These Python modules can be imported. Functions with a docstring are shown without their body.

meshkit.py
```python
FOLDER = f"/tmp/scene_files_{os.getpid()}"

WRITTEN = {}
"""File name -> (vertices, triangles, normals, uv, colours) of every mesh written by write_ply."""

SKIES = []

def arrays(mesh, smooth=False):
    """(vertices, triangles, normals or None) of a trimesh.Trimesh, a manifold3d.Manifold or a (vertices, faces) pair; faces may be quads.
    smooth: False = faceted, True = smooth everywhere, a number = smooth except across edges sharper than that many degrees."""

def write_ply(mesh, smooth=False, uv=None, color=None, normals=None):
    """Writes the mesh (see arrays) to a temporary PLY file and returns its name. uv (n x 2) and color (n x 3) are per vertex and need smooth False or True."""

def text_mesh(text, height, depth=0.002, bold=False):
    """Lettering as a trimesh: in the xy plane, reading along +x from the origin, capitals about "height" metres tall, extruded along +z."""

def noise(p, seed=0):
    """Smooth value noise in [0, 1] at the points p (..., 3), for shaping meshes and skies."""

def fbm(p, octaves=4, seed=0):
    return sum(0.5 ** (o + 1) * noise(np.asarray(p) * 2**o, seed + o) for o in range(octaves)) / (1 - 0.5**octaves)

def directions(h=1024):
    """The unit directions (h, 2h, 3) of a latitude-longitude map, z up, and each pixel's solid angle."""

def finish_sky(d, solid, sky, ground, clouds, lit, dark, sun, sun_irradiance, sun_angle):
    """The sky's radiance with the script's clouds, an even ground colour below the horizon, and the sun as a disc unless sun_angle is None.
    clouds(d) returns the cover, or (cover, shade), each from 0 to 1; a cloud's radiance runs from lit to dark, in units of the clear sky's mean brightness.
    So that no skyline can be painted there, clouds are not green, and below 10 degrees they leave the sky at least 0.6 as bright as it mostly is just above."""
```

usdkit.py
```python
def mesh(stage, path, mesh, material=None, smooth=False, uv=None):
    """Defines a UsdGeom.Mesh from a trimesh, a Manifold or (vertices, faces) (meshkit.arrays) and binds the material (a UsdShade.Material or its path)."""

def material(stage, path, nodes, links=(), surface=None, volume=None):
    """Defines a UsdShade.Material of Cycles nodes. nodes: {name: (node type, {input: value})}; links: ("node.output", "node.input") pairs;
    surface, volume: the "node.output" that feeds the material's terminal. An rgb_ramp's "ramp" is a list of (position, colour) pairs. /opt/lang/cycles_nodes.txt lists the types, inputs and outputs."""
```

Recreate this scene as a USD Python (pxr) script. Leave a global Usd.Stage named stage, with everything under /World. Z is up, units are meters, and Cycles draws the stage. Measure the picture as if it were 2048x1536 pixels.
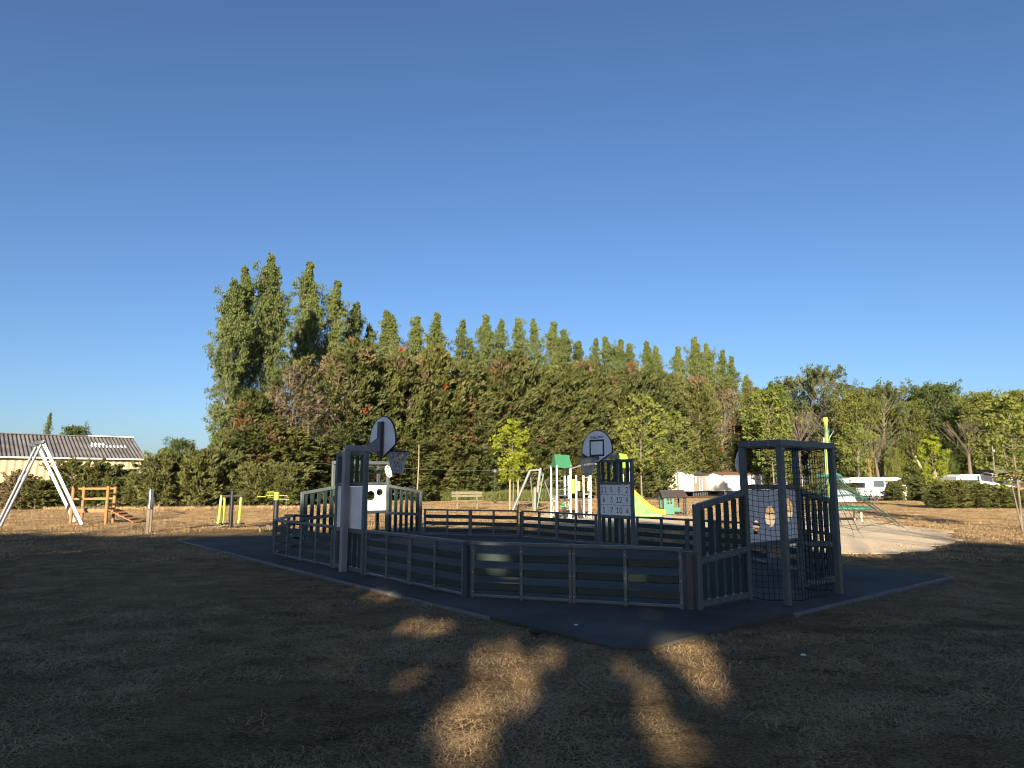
import math, random
import numpy as np, trimesh, manifold3d, usdkit, meshkit
from shapely.geometry import Polygon, Point
from shapely.prepared import prep
from pxr import Usd, UsdGeom, UsdLux, UsdShade, Gf, Sdf, Vt

stage = Usd.Stage.CreateInMemory()
UsdGeom.SetStageUpAxis(stage, 'Z'); UsdGeom.SetStageMetersPerUnit(stage, 1.0)
stage.SetDefaultPrim(UsdGeom.Xform.Define(stage, '/World').GetPrim())
UsdGeom.Scope.Define(stage, '/World/Looks')

# ---------------------------------------------------------------- camera, sky, sun, exposure
EYE, PITCH, FPX = 1.65, 0.1384, 1380.0          # metres, radians upward, focal length for a 2048 wide picture
cam = UsdGeom.Camera.Define(stage, '/World/camera')
cam.AddTranslateOp().Set(Gf.Vec3d(0, 0, EYE)); cam.AddRotateXOp().Set(90 + math.degrees(PITCH))
cam.CreateHorizontalApertureAttr(36.0); cam.CreateFocalLengthAttr(36.0 * FPX / 2048)
cam.CreateClippingRangeAttr(Gf.Vec2f(0.05, 5000)); cam.CreateFStopAttr(0.0)
cam.CreateExposureAttr(1.5)
SUN_AZ, SUN_EL = math.radians(7.3) + math.pi, math.radians(18.0)   # direction towards the sun: behind the camera, a little left
TO_SUN = np.array([math.sin(SUN_AZ) * math.cos(SUN_EL), math.cos(SUN_AZ) * math.cos(SUN_EL), math.sin(SUN_EL)])
usdkit.material(stage, '/World/Looks/sky', {
    's': ('sky_texture', dict(sky_type='single_scattering', sun_disc=False, sun_elevation=SUN_EL, sun_rotation=math.atan2(TO_SUN[0], TO_SUN[1]), altitude=20.0, air_density=0.95, aerosol_density=1.0, ozone_density=5.0)),
    'x': ('mix_color', dict(blend_type='multiply', fac=1.0, b=(1.0, 1.0, 1.04), use_clamp=False)),
    'b': ('background_shader', dict(strength=0.053))}, [('s.color', 'x.a'), ('x.result', 'b.color')], surface='b.background')
sky = UsdLux.DomeLight.Define(stage, '/World/sky')
UsdShade.MaterialBindingAPI.Apply(sky.GetPrim()).Bind(UsdShade.Material.Get(stage, '/World/Looks/sky'))
sky.GetPrim().SetCustomDataByKey('kind', 'structure')
sun = UsdLux.DistantLight.Define(stage, '/World/sun')
sun.CreateNormalizeAttr(True); sun.CreateIntensityAttr(1.25); sun.CreateAngleAttr(0.5); sun.CreateColorAttr(Gf.Vec3f(1.0, 0.86, 0.66))
sun.AddRotateZOp().Set(-math.degrees(math.atan2(TO_SUN[0], TO_SUN[1]) + math.pi)); sun.AddRotateXOp().Set(90 - math.degrees(SUN_EL))

# ---------------------------------------------------------------- helpers
def slope(x, y):
    """height of the broad terrain: level round the court, falling gently beyond 40 m"""
    return -0.010 * np.clip(np.asarray(y, float) - 40, 0, 90)
def ray(px, py):
    x, u = (px - 1024) / FPX, (768 - py) / FPX
    return np.array([x, math.cos(PITCH) - math.sin(PITCH) * u, math.sin(PITCH) + math.cos(PITCH) * u])
def G(px, py, z=None):
    """survey point on the ground"""
    d = ray(px, py); Y = 30.0
    for _ in range(40):
        zz = slope(0, Y) if z is None else z
        Y = min(200, (zz - EYE) / d[2] * d[1])
    return np.array([d[0] / d[1] * Y, Y, zz])
def AT(px, py, Y):
    d = ray(px, py); t = Y / d[1]
    return np.array([d[0] * t, Y, EYE + d[2] * t])
used = {}
def numbered(path):
    n = used.get(path, 0); used[path] = n + 1
    return path if n == 0 else f'{path}_{n:03d}'
def tag(prim, label=None, cat=None, group=None, kind=None):
    p = prim.GetPrim() if hasattr(prim, 'GetPrim') else prim
    for k, v in (('label', label), ('category', cat), ('group', group), ('kind', kind)):
        if v: p.SetCustomDataByKey(k, v)
    return p
class MB:
    """collects simple solids into one mesh"""
    def __init__(s): s.v, s.f, s.n = [], [], 0
    def add(s, v, f):
        v = np.asarray(v, float); f = np.asarray(f, int)
        if f.shape[1] == 4: f = np.vstack([f[:, [0, 1, 2]], f[:, [0, 2, 3]]])
        s.v.append(v); s.f.append(f + s.n); s.n += len(v); return s
    def tm(s, m): return s.add(m.vertices, m.faces)
    def box(s, c, size, bev=0.0, rot=None):
        hx, hy, hz = np.array(size) / 2
        if bev and min(size) > 2.5 * bev:
            b = bev; pts = []
            for sx in (-1, 1):
                for sy in (-1, 1):
                    for sz in (-1, 1):
                        pts += [(sx * (hx - b), sy * (hy - b), sz * hz), (sx * (hx - b), sy * hy, sz * (hz - b)), (sx * hx, sy * (hy - b), sz * (hz - b))]
            m = trimesh.convex.convex_hull(np.array(pts)); v, f = m.vertices, m.faces
        else:
            v = np.array([(x, y, z) for x in (-hx, hx) for y in (-hy, hy) for z in (-hz, hz)])
            f = np.array([(0, 1, 3, 2), (4, 6, 7, 5), (0, 4, 5, 1), (2, 3, 7, 6), (0, 2, 6, 4), (1, 5, 7, 3)])
        if rot is not None: v = v @ np.asarray(rot).T
        return s.add(np.asarray(v) + np.asarray(c, float), f)
    def bar(s, p, q, w, h, up=(0, 0, 1), bev=0.0):
        p, q = np.asarray(p, float), np.asarray(q, float); a = q - p; L = np.linalg.norm(a); a /= L
        u = np.asarray(up, float); b = np.cross(u, a)
        if np.linalg.norm(b) < 1e-3: b = np.cross((1, 0, 0), a)
        b /= np.linalg.norm(b); c = np.cross(a, b)
        return s.box((p + q) / 2, (L, w, h), bev, np.stack([a, b, c], 1))
    def tube(s, pts, r, sides=6, cap=True):
        p = np.asarray(pts, float); t = np.gradient(p, axis=0); t /= np.linalg.norm(t, axis=1, keepdims=True) + 1e-12
        ref = np.array([0, 0, 1.0]) if abs(t[:, 2]).max() < 0.93 else np.array([0.93, 0.36, 0.0])
        a = np.cross(t, ref); a /= np.linalg.norm(a, axis=1, keepdims=True) + 1e-12; b = np.cross(t, a)
        ang = np.arange(sides) * 2 * np.pi / sides; r = np.broadcast_to(r, (len(p),))
        v = p[:, None] + r[:, None, None] * (np.cos(ang)[None, :, None] * a[:, None] + np.sin(ang)[None, :, None] * b[:, None])
        i, j = np.meshgrid(np.arange(len(p) - 1), np.arange(sides), indexing='ij'); k = (j + 1) % sides
        f = np.stack([i * sides + j, i * sides + k, (i + 1) * sides + k, (i + 1) * sides + j], -1).reshape(-1, 4)
        v = v.reshape(-1, 3); f = np.vstack([f[:, [0, 1, 2]], f[:, [0, 2, 3]]])
        if cap and sides > 3:
            e = (len(p) - 1) * sides
            f = np.vstack([f, [(0, q + 1, q) for q in range(1, sides - 1)], [(e, e + q, e + q + 1) for q in range(1, sides - 1)]])
        return s.add(v, f)
    def poly(s, shape, thick, M):
        """extrudes a shapely polygon along +z and places it with the 4x4 M"""
        m = trimesh.creation.extrude_polygon(shape, thick); m.apply_transform(M); return s.tm(m)
    def sphere(s, c, r, sub=1): m = trimesh.creation.icosphere(sub, r); m.apply_translation(c); return s.tm(m)
    def arrays(s): return np.vstack(s.v), np.vstack(s.f)
    def build(s, name, m, parent, smooth=False, **kw): return obj(name, s.arrays(), m, parent, smooth, **kw)
def obj(name, mesh, m, parent='/World', smooth=False, label=None, cat=None, group=None, kind=None):
    base = parent if isinstance(parent, str) else str(parent.GetPath())
    g = usdkit.mesh(stage, numbered(f'{base}/{name}'), mesh, f'/World/Looks/{m}', smooth=smooth)
    tag(g, label, cat, group, kind); return g.GetPrim()
def thing(name, label=None, cat=None, loc=(0, 0, 0), rotz=0.0, group=None, scale=None, kind=None):
    x = UsdGeom.Xform.Define(stage, numbered('/World/' + name))
    x.AddTranslateOp().Set(Gf.Vec3d(*map(float, loc))); x.AddRotateZOp().Set(math.degrees(rotz))
    if scale is not None: x.AddScaleOp().Set(Gf.Vec3f(*map(float, np.broadcast_to(scale, 3))))
    tag(x, label, cat, group, kind); return x.GetPrim()
UsdGeom.Scope.Define(stage, '/World/Looks')
def proto(name):
    p = stage.CreateClassPrim('/World/_' + name); p.SetTypeName('Xform'); return p
def place(pr, name, label, cat, loc, rotz=0.0, scale=1.0, group=None):
    t = thing(name, label, cat, loc, rotz, group, scale)
    t.GetReferences().AddInternalReference(pr.GetPath()); t.SetInstanceable(True); return t
def frame(o, x, y):
    """4x4 with columns x, y, x cross y and origin o"""
    M = np.eye(4); x = np.array(x, float); y = np.array(y, float)
    M[:3, 0] = x; M[:3, 1] = y; M[:3, 2] = np.cross(x, y); M[:3, 3] = o; return M
ORD = 'first second third fourth fifth sixth seventh eighth ninth tenth eleventh twelfth thirteenth fourteenth fifteenth sixteenth seventeenth eighteenth nineteenth twentieth twenty-first twenty-second twenty-third twenty-fourth twenty-fifth twenty-sixth twenty-seventh twenty-eighth twenty-ninth thirtieth thirty-first thirty-second thirty-third thirty-fourth thirty-fifth thirty-sixth'.split()

# ---------------------------------------------------------------- materials
def mat(name, c, rough=0.6, var=0.12, scale=6.0, metallic=0.0, bump=0.0, bscale=40.0, c2=None, spec=0.5, coord='obj', detail=4.0, stretch=None):
    c = np.array(c, float); lo = np.clip(c * (1 - var), 0, 1) if c2 is None else np.array(c2, float); hi = np.clip(c * (1 + var), 0, 1) if c2 is None else c
    N = {'tc': ('texture_coordinate', {}) if coord == 'obj' else ('geometry', {}),
         'mp': ('mapping', dict(scale=stretch or (1, 1, 1))),
         'n': ('noise_texture', dict(scale=scale, detail=detail, roughness=0.6)),
         'r': ('rgb_ramp', {'ramp': [(0.3, tuple(lo)), (0.7, tuple(hi))]}),
         'p': ('principled_bsdf', dict(roughness=rough, metallic=metallic, specular_ior_level=spec))}
    src = 'tc.object' if coord == 'obj' else 'tc.position'
    L = [(src, 'mp.vector'), ('mp.vector', 'n.vector'), ('n.fac', 'r.fac'), ('r.color', 'p.base_color')]
    if bump:
        N['bn'] = ('noise_texture', dict(scale=bscale, detail=3.0)); N['b'] = ('bump', dict(strength=bump, distance=0.02))
        L += [(src, 'bn.vector'), ('bn.fac', 'b.height'), ('b.normal', 'p.normal')]
    usdkit.material(stage, f'/World/Looks/{name}', N, L, surface='p.BSDF')
def leaf_mat(name, dark, light, extra=None, trans=0.3, nscale=0.35):
    """foliage: tone differs from leaf to leaf, from clump to clump and from tree to tree"""
    N = {'g': ('geometry', {}), 'oi': ('object_info', {}), 'n': ('noise_texture', dict(scale=nscale, detail=3.0)),
         'm1': ('math', dict(math_type='multiply', value2=0.45)), 'm2': ('math', dict(math_type='multiply_add', value2=0.8)),
         'm3': ('math', dict(math_type='multiply_add', value2=0.25)),
         'sb': ('math', dict(math_type='subtract', value2=0.25)),
         'r': ('rgb_ramp', {'ramp': [(0.0, dark), (1.0, light)] if extra is None else [(0.0, extra), (0.16, dark), (1.0, light)]}),
         'p': ('principled_bsdf', dict(roughness=0.6, specular_ior_level=0.25)), 't': ('translucent_bsdf', {}), 'mx': ('mix_closure', dict(fac=trans))}
    L = [('g.position', 'n.vector'), ('g.random_per_island', 'm1.value1'), ('n.fac', 'm2.value1'), ('m1.value', 'm2.value3'), ('oi.random', 'm3.value1'), ('m2.value', 'm3.value3'),
         ('m3.value', 'sb.value1'), ('sb.value', 'r.fac'), ('r.color', 'p.base_color'), ('r.color', 't.color'), ('p.BSDF', 'mx.closure1'), ('t.BSDF', 'mx.closure2')]
    usdkit.material(stage, f'/World/Looks/{name}', N, L, surface='mx.closure')
mat('frame_grey', (0.094, 0.112, 0.112), 0.45, 0.10, 3, bump=0.03, bscale=60)
mat('board_green', (0.015, 0.031, 0.028), 0.55, 0.18, 4, bump=0.05, bscale=30, stretch=(0.4, 4, 4))
mat('panel_white', (0.84, 0.83, 0.80), 0.5, 0.05, 3)
mat('ink', (0.02, 0.024, 0.03), 0.6, 0.05)
mat('pole_grey', (0.24, 0.25, 0.255), 0.45, 0.10, 3, bump=0.03, bscale=60)
mat('dark_steel', (0.035, 0.042, 0.052), 0.45, 0.1)
mat('bolt_steel', (0.45, 0.46, 0.47), 0.35, 0.1, metallic=0.8)
mat('chain', (0.55, 0.56, 0.58), 0.4, 0.1, metallic=0.7)
mat('net_black', (0.012, 0.013, 0.015), 0.8, 0.1)
mat('asphalt', (0.066, 0.061, 0.050), 0.85, 0.38, 0.7, bump=0.35, bscale=160, coord='pos', spec=0.3)
mat('kerb_concrete', (0.13, 0.128, 0.12), 0.85, 0.2, 5, bump=0.2, bscale=60, coord='pos')
mat('sand', (0.60, 0.485, 0.33), 0.95, 0.12, 1.5, bump=0.6, bscale=9, coord='pos', spec=0.1)
mat('galvanised', (0.23, 0.24, 0.245), 0.5, 0.12, 8, metallic=0.3)
mat('white_post', (0.60, 0.58, 0.51), 0.5, 0.05)
mat('wood_orange', (0.29, 0.14, 0.048), 0.7, 0.2, 5, stretch=(3, 3, 0.6), bump=0.1)
mat('wood_stake', (0.28, 0.215, 0.13), 0.8, 0.2, 5, stretch=(4, 4, 0.6))
mat('wood_old', (0.15, 0.13, 0.082), 0.85, 0.3, 8, stretch=(1, 5, 5), bump=0.2)
mat('bark_grey', (0.17, 0.14, 0.10), 0.9, 0.3, 5, stretch=(3, 3, 0.5), bump=0.4)
mat('bark_dark', (0.12, 0.095, 0.07), 0.9, 0.3, 5, stretch=(3, 3, 0.5), bump=0.4)
mat('bark_pale', (0.34, 0.29, 0.21), 0.9, 0.3, 4, stretch=(3, 3, 0.6), bump=0.3)
mat('bark_red', (0.20, 0.095, 0.05), 0.9, 0.3, 4, stretch=(3, 3, 0.6), bump=0.3)
mat('twig_dead', (0.215, 0.170, 0.115), 0.9, 0.3, 2)
mat('lime', (0.36, 0.54, 0.05), 0.45, 0.06)
mat('yellow_lime', (0.36, 0.44, 0.045), 0.45, 0.06)
mat('green_plastic', (0.045, 0.18, 0.085), 0.45, 0.08)
mat('teal_plastic', (0.07, 0.19, 0.14), 0.5, 0.08)
mat('teal_rope', (0.03, 0.15, 0.105), 0.7, 0.15)
mat('rope_dark', (0.03, 0.05, 0.045), 0.8, 0.2)
mat('rope_brown', (0.16, 0.09, 0.05), 0.8, 0.2)
mat('lime_panel', (0.19, 0.42, 0.03), 0.45, 0.06)
mat('slide_yellow', (0.60, 0.36, 0.012), 0.35, 0.06)
mat('slide_green', (0.12, 0.42, 0.04), 0.4, 0.2, 3, c2=(0.05, 0.24, 0.03))
mat('wall_grey', (0.25, 0.26, 0.24), 0.6, 0.15, 6)
mat('hold_yellow', (0.75, 0.58, 0.2), 0.5, 0.05)
mat('roof_brown', (0.045, 0.034, 0.030), 0.8, 0.12)
mat('black_paint', (0.014, 0.015, 0.017), 0.4, 0.1)
mat('rubber', (0.02, 0.02, 0.021), 0.8, 0.1)
mat('roof_cement', (0.105, 0.098, 0.093), 0.9, 0.40, 0.6, coord='pos')
mat('cladding_cream', (0.47, 0.37, 0.22), 0.7, 0.10, 1.0, coord='pos')
mat('plaster_cream', (0.45, 0.35, 0.21), 0.9, 0.12, 1.0, coord='pos')
mat('door_red', (0.42, 0.09, 0.045), 0.6, 0.2, 3)
mat('gutter_white', (0.55, 0.53, 0.49), 0.5, 0.06)
mat('skylight', (0.62, 0.63, 0.62), 0.4, 0.1)
mat('sheet_grey', (0.40, 0.44, 0.46), 0.6, 0.12, 1.5)
mat('siding_beige', (0.46, 0.41, 0.33), 0.6, 0.05)
mat('siding_cream', (0.52, 0.46, 0.35), 0.6, 0.05)
mat('home_white', (0.60, 0.59, 0.56), 0.5, 0.04)
mat('tile_brown', (0.17, 0.085, 0.05), 0.8, 0.2)
mat('roof_dark', (0.085, 0.078, 0.072), 0.8, 0.15)
mat('window_dark', (0.06, 0.075, 0.085), 0.12, 0.2, spec=0.8)
mat('curtain', (0.55, 0.58, 0.60), 0.3, 0.1, spec=0.7)
mat('awning_white', (0.70, 0.70, 0.70), 0.7, 0.08)
mat('awning_grey', (0.30, 0.33, 0.38), 0.75, 0.15)
mat('tent_dark', (0.035, 0.038, 0.06), 0.8, 0.15)
mat('tent_beige', (0.50, 0.40, 0.28), 0.8, 0.1)
mat('hut_orange', (0.34, 0.125, 0.05), 0.75, 0.15, 4)
mat('skin', (0.48, 0.26, 0.17), 0.55, 0.06)
mat('hair', (0.05, 0.03, 0.018), 0.6, 0.1)
mat('cloth_white', (0.75, 0.74, 0.73), 0.8, 0.06)
mat('cloth_dark', (0.03, 0.035, 0.06), 0.8, 0.1)
mat('car_black', (0.02, 0.021, 0.024), 0.25, 0.1)
mat('soil', (0.035, 0.028, 0.02), 0.95, 0.3, 20)
mat('paper', (0.72, 0.72, 0.70), 0.8, 0.05)
leaf_mat('leaf_poplar', (0.085, 0.116, 0.034), (0.263, 0.291, 0.088), trans=0.3)
leaf_mat('leaf_cypress', (0.060, 0.074, 0.020), (0.248, 0.220, 0.060), extra=(0.149, 0.094, 0.037), trans=0.15)
leaf_mat('leaf_cypress_deep', (0.043, 0.060, 0.018), (0.177, 0.173, 0.051), trans=0.15)
leaf_mat('leaf_brown', (0.105, 0.078, 0.038), (0.25, 0.19, 0.095), trans=0.15)
leaf_mat('leaf_rust', (0.17, 0.05, 0.018), (0.33, 0.115, 0.045), trans=0.15)
leaf_mat('leaf_hedge', (0.057, 0.074, 0.020), (0.220, 0.206, 0.060), trans=0.15)
leaf_mat('leaf_dark_green', (0.043, 0.071, 0.020), (0.163, 0.192, 0.051), trans=0.25)
leaf_mat('leaf_mid_green', (0.078, 0.114, 0.023), (0.263, 0.277, 0.060), trans=0.3)
leaf_mat('leaf_yellow_green', (0.100, 0.125, 0.026), (0.285, 0.285, 0.062), trans=0.35)
leaf_mat('leaf_bright', (0.19, 0.24, 0.018), (0.40, 0.41, 0.045), trans=0.4, nscale=1.2)
leaf_mat('leaf_sapling', (0.099, 0.131, 0.026), (0.305, 0.305, 0.060), trans=0.3)
leaf_mat('leaf_pine', (0.057, 0.078, 0.031), (0.192, 0.199, 0.078), trans=0.15)
leaf_mat('grass_tall', (0.085, 0.105, 0.03), (0.26, 0.25, 0.085), trans=0.3)
leaf_mat('grass_straw', (0.205, 0.135, 0.062), (0.83, 0.595, 0.325), trans=0.2, nscale=1.4)
usdkit.material(stage, '/World/Looks/ground', {
    'g': ('geometry', {}), 'n1': ('noise_texture', dict(scale=0.22, detail=6.0, roughness=0.6)), 'n2': ('noise_texture', dict(scale=2.4, detail=6.0, roughness=0.7)),
    'mp': ('mapping', dict(scale=(1, 1.6, 1))), 'n3': ('noise_texture', dict(scale=38.0, detail=4.0, roughness=0.7)),
    'r1': ('rgb_ramp', {'ramp': [(0.30, (0.125, 0.086, 0.043)), (0.5, (0.25, 0.172, 0.086)), (0.72, (0.36, 0.25, 0.13))]}),
    'r2': ('rgb_ramp', {'ramp': [(0.32, (0.22, 0.20, 0.16)), (0.43, (0.72, 0.70, 0.66)), (0.56, (1.0, 1.0, 1.0))]}),
    'r3': ('rgb_ramp', {'ramp': [(0.38, (0.10, 0.09, 0.08)), (0.56, (1.0, 1.0, 1.0))]}),
    'x1': ('mix_color', dict(blend_type='multiply', fac=0.8)), 'x2': ('mix_color', dict(blend_type='multiply', fac=0.75)),
    'nb': ('noise_texture', dict(scale=14.0, detail=6.0, roughness=0.75)), 'b': ('bump', dict(strength=0.9, distance=0.06)),
    'p': ('principled_bsdf', dict(roughness=0.95, specular_ior_level=0.1))},
    [('g.position', 'n1.vector'), ('g.position', 'mp.vector'), ('mp.vector', 'n2.vector'), ('mp.vector', 'n3.vector'), ('g.position', 'nb.vector'),
     ('n1.fac', 'r1.fac'), ('n2.fac', 'r2.fac'), ('n3.fac', 'r3.fac'), ('r1.color', 'x1.a'), ('r2.color', 'x1.b'), ('x1.result', 'x2.a'), ('r3.color', 'x2.b'),
     ('x2.result', 'p.base_color'), ('nb.fac', 'b.height'), ('b.normal', 'p.normal')], surface='p.BSDF')

# ---------------------------------------------------------------- the court's own axes
CX, CY, TH = -0.193, 15.2733, 0.8799
AX = np.array([math.cos(TH), -math.sin(TH), 0]); AY = np.array([math.sin(TH), math.cos(TH), 0])     # along the court towards the near goal; across it, away from the camera
HA, HW, HJ, HB, FT = 6.36, 1.916, 3.666, 3.628, 0.78
def C(x, y, z=0.0): return np.array([CX, CY, 0]) + x * AX + y * AY + np.array([0, 0, z])

# ---------------------------------------------------------------- ground, court surface, sand
rng = np.random.default_rng(7)
rad = np.concatenate([[0.0], np.geomspace(0.6, 60, 190), np.geomspace(64, 1600, 26)]); NA = 260
ang = np.linspace(0, 2 * np.pi, NA, endpoint=False)
gx = (rad[:, None] * np.sin(ang)).ravel(); gy = (rad[:, None] * np.cos(ang)).ravel()
nz = meshkit.fbm(np.stack([gx, gy, gx * 0], 1) * 1.7)
nz2 = meshkit.fbm(np.stack([gx, gy, gx * 0 + 5], 1) * 0.35)
gz = slope(gx, gy) - 0.004 - 0.035 * nz - 0.025 * nz2
i, j = np.meshgrid(np.arange(len(rad) - 1), np.arange(NA), indexing='ij'); k = (j + 1) % NA
gf = np.stack([i * NA + j, (i + 1) * NA + j, (i + 1) * NA + k, i * NA + k], -1).reshape(-1, 4)
obj('ground', (np.stack([gx, gy, gz], 1), gf[:, ::-1]), 'ground', smooth=True, kind='structure')
def ragged(poly, amp, step, seed, z=0.0):
    p = Polygon(poly).exterior; n = int(p.length / step); r = np.random.default_rng(seed); off = np.zeros(n)
    for fq in (3, 7, 13, 29, 53): off += np.sin(np.linspace(0, 2 * np.pi * fq, n, endpoint=False) + r.uniform(0, 6)) * amp / fq ** 0.45
    out = []
    for q in range(n):
        a = np.array(p.interpolate(q * step).coords[0]); b = np.array(p.interpolate(q * step + 0.02).coords[0]); t = (b - a) / 0.02
        out.append(a + off[q] * np.array([t[1], -t[0]]))
    out = Polygon(out).buffer(0)
    return out if out.geom_type == 'Polygon' else max(out.geoms, key=lambda q_: q_.area)
PX0, PX1, PY0, PY1 = -9.0, 7.22, -4.22, 4.15
pad_corners = [C(PX0, PY0)[:2], C(PX1, PY0)[:2], C(PX1, PY1)[:2], C(PX0, PY1)[:2]]
PAD = ragged(pad_corners, 0.035, 0.25, 3)
PAD = PAD.difference(Point(*C(PX1 + .2, PY0 - .2)[:2]).buffer(1.15).difference(Point(*C(PX1 - 1.15, PY0 + 1.15)[:2]).buffer(1.5)))
if PAD.geom_type != 'Polygon': PAD = max(PAD.geoms, key=lambda q: q.area)
MB().poly(PAD, 0.06, frame((0, 0, -0.058), (1, 0, 0), (0, 1, 0))).build('court_surface', 'asphalt', '/World', kind='structure')
for nm, a, b in (('kerb_strip', (PX1 + .05, -1.2), (PX1 + .05, PY1)), ('kerb_strip', (PX0, PY0 - .05), (PX1 - 2.2, PY0 - .05))):
    m = MB(); n = 12
    for q in range(n):
        p, r_ = np.array(a) + (np.array(b) - a) * q / n, np.array(a) + (np.array(b) - a) * (q + 1) / n
        p, r_ = C(*p), C(*r_); d = (r_ - p) / np.linalg.norm(r_ - p) * 0.006
        m.bar(p + d + (0, 0, -.034), r_ - d + (0, 0, -.034 + 0.004 * math.sin(q * 3.1)), 0.07, 0.08, bev=0.008)
    m.build(nm, 'kerb_concrete', '/World', kind='structure')
SAND1 = ragged([G(1655, 1112)[:2], G(1790, 1105)[:2], G(1905, 1082)[:2], G(1880, 1062)[:2], G(1770, 1040)[:2], G(1700, 1022)[:2], G(1600, 1020)[:2], G(1480, 1034)[:2], G(1500, 1062)[:2], (6.6, 17.4)], 0.45, 0.3, 5)
SAND2 = ragged([G(1045, 1046)[:2], G(1150, 1052)[:2], G(1300, 1054)[:2], G(1420, 1052)[:2], G(1400, 1031)[:2], G(1325, 1029)[:2], G(1200, 1026)[:2], G(1085, 1024)[:2]], 0.3, 0.5, 6)
for S in (SAND1, SAND2):
    m = trimesh.creation.extrude_polygon(S, 0.05); m.apply_translation((0, 0, -0.074)); obj('sand_area', m, 'sand', kind='structure')

# dry grass: tufts of straw, thick near the camera, thinner and coarser farther off
def tuft(seed, n, R, h, name, w0=0.0021, flat=(0.5, 1.5)):
    r = np.random.default_rng(seed); V, F = [], []
    for q in range(n):
        a, d = r.uniform(0, 6.28), R * math.sqrt(r.random()); b = r.uniform(0, 6.28); L = h * r.uniform(0.5, 1.4); lean = r.uniform(*flat); w = w0 * r.uniform(.7, 1.5)
        p = np.array([d * math.cos(a), d * math.sin(a), 0.0]); dr = np.array([math.cos(b) * math.sin(lean), math.sin(b) * math.sin(lean), math.cos(lean)]); s_ = np.array([-math.sin(b), math.cos(b), 0]) * w
        mid = p + dr * L * .55; tip = p + dr * L * .9 + np.array([math.cos(b) * .3 * L, math.sin(b) * .3 * L, -0.1 * L])
        o = len(V); V += [p - s_, p + s_, mid + s_ * .8, mid - s_ * .8, tip]; F += [(o, o + 1, o + 2), (o, o + 2, o + 3), (o + 3, o + 2, o + 4)]
    usdkit.mesh(stage, f'{GRASS}/{name}', (np.array(V), np.array(F)), '/World/Looks/grass_straw')
GRASS = '/World/dry_grass'
pi = UsdGeom.PointInstancer.Define(stage, GRASS)
TUFTS = ['tuft', 'tuft_001', 'tuft_002', 'tuft_003', 'tuft_004', 'tuft_005']
for q in range(4): tuft(50 + q, 58, 0.16, (0.055, 0.075, 0.04, 0.09)[q], TUFTS[q], 0.0023, (0.95, 1.52))
for q in (4, 5): tuft(50 + q, 60, 0.45, (0.055, 0.07)[q - 4], TUFTS[q], 0.007, (0.2, 1.4))
P, K = [], []
for y0, y1, dens, far in ((2.6, 5, 120, 0), (5, 8, 90, 0), (8, 13, 50, 0), (13, 18, 24, 0), (15, 24, 10, 1), (24, 36, 10, 1), (36, 50, 7, 1), (50, 80, 3.5, 1)):
    xw = 0.80 * y1 + 0.8; n = int(2 * xw * (y1 - y0) * dens); xy = np.stack([rng.uniform(-xw, xw, n), rng.uniform(y0, y1, n)], 1)
    xy = xy[np.abs(xy[:, 0]) < 0.80 * xy[:, 1] + 0.8]; P.append(xy); K.append(rng.integers(4, 6, len(xy)) if far else rng.choice(4, len(xy), p=[.37, .2, .42, .01]))
P, K = np.vstack(P), np.concatenate(K)
bare = meshkit.fbm(np.c_[P * 0.45, np.zeros(len(P))])
import shapely, shapely.affinity
keep = ((bare + rng.normal(0, .05, len(P))) > 0.36) | (P[:, 1] > 24)
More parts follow.
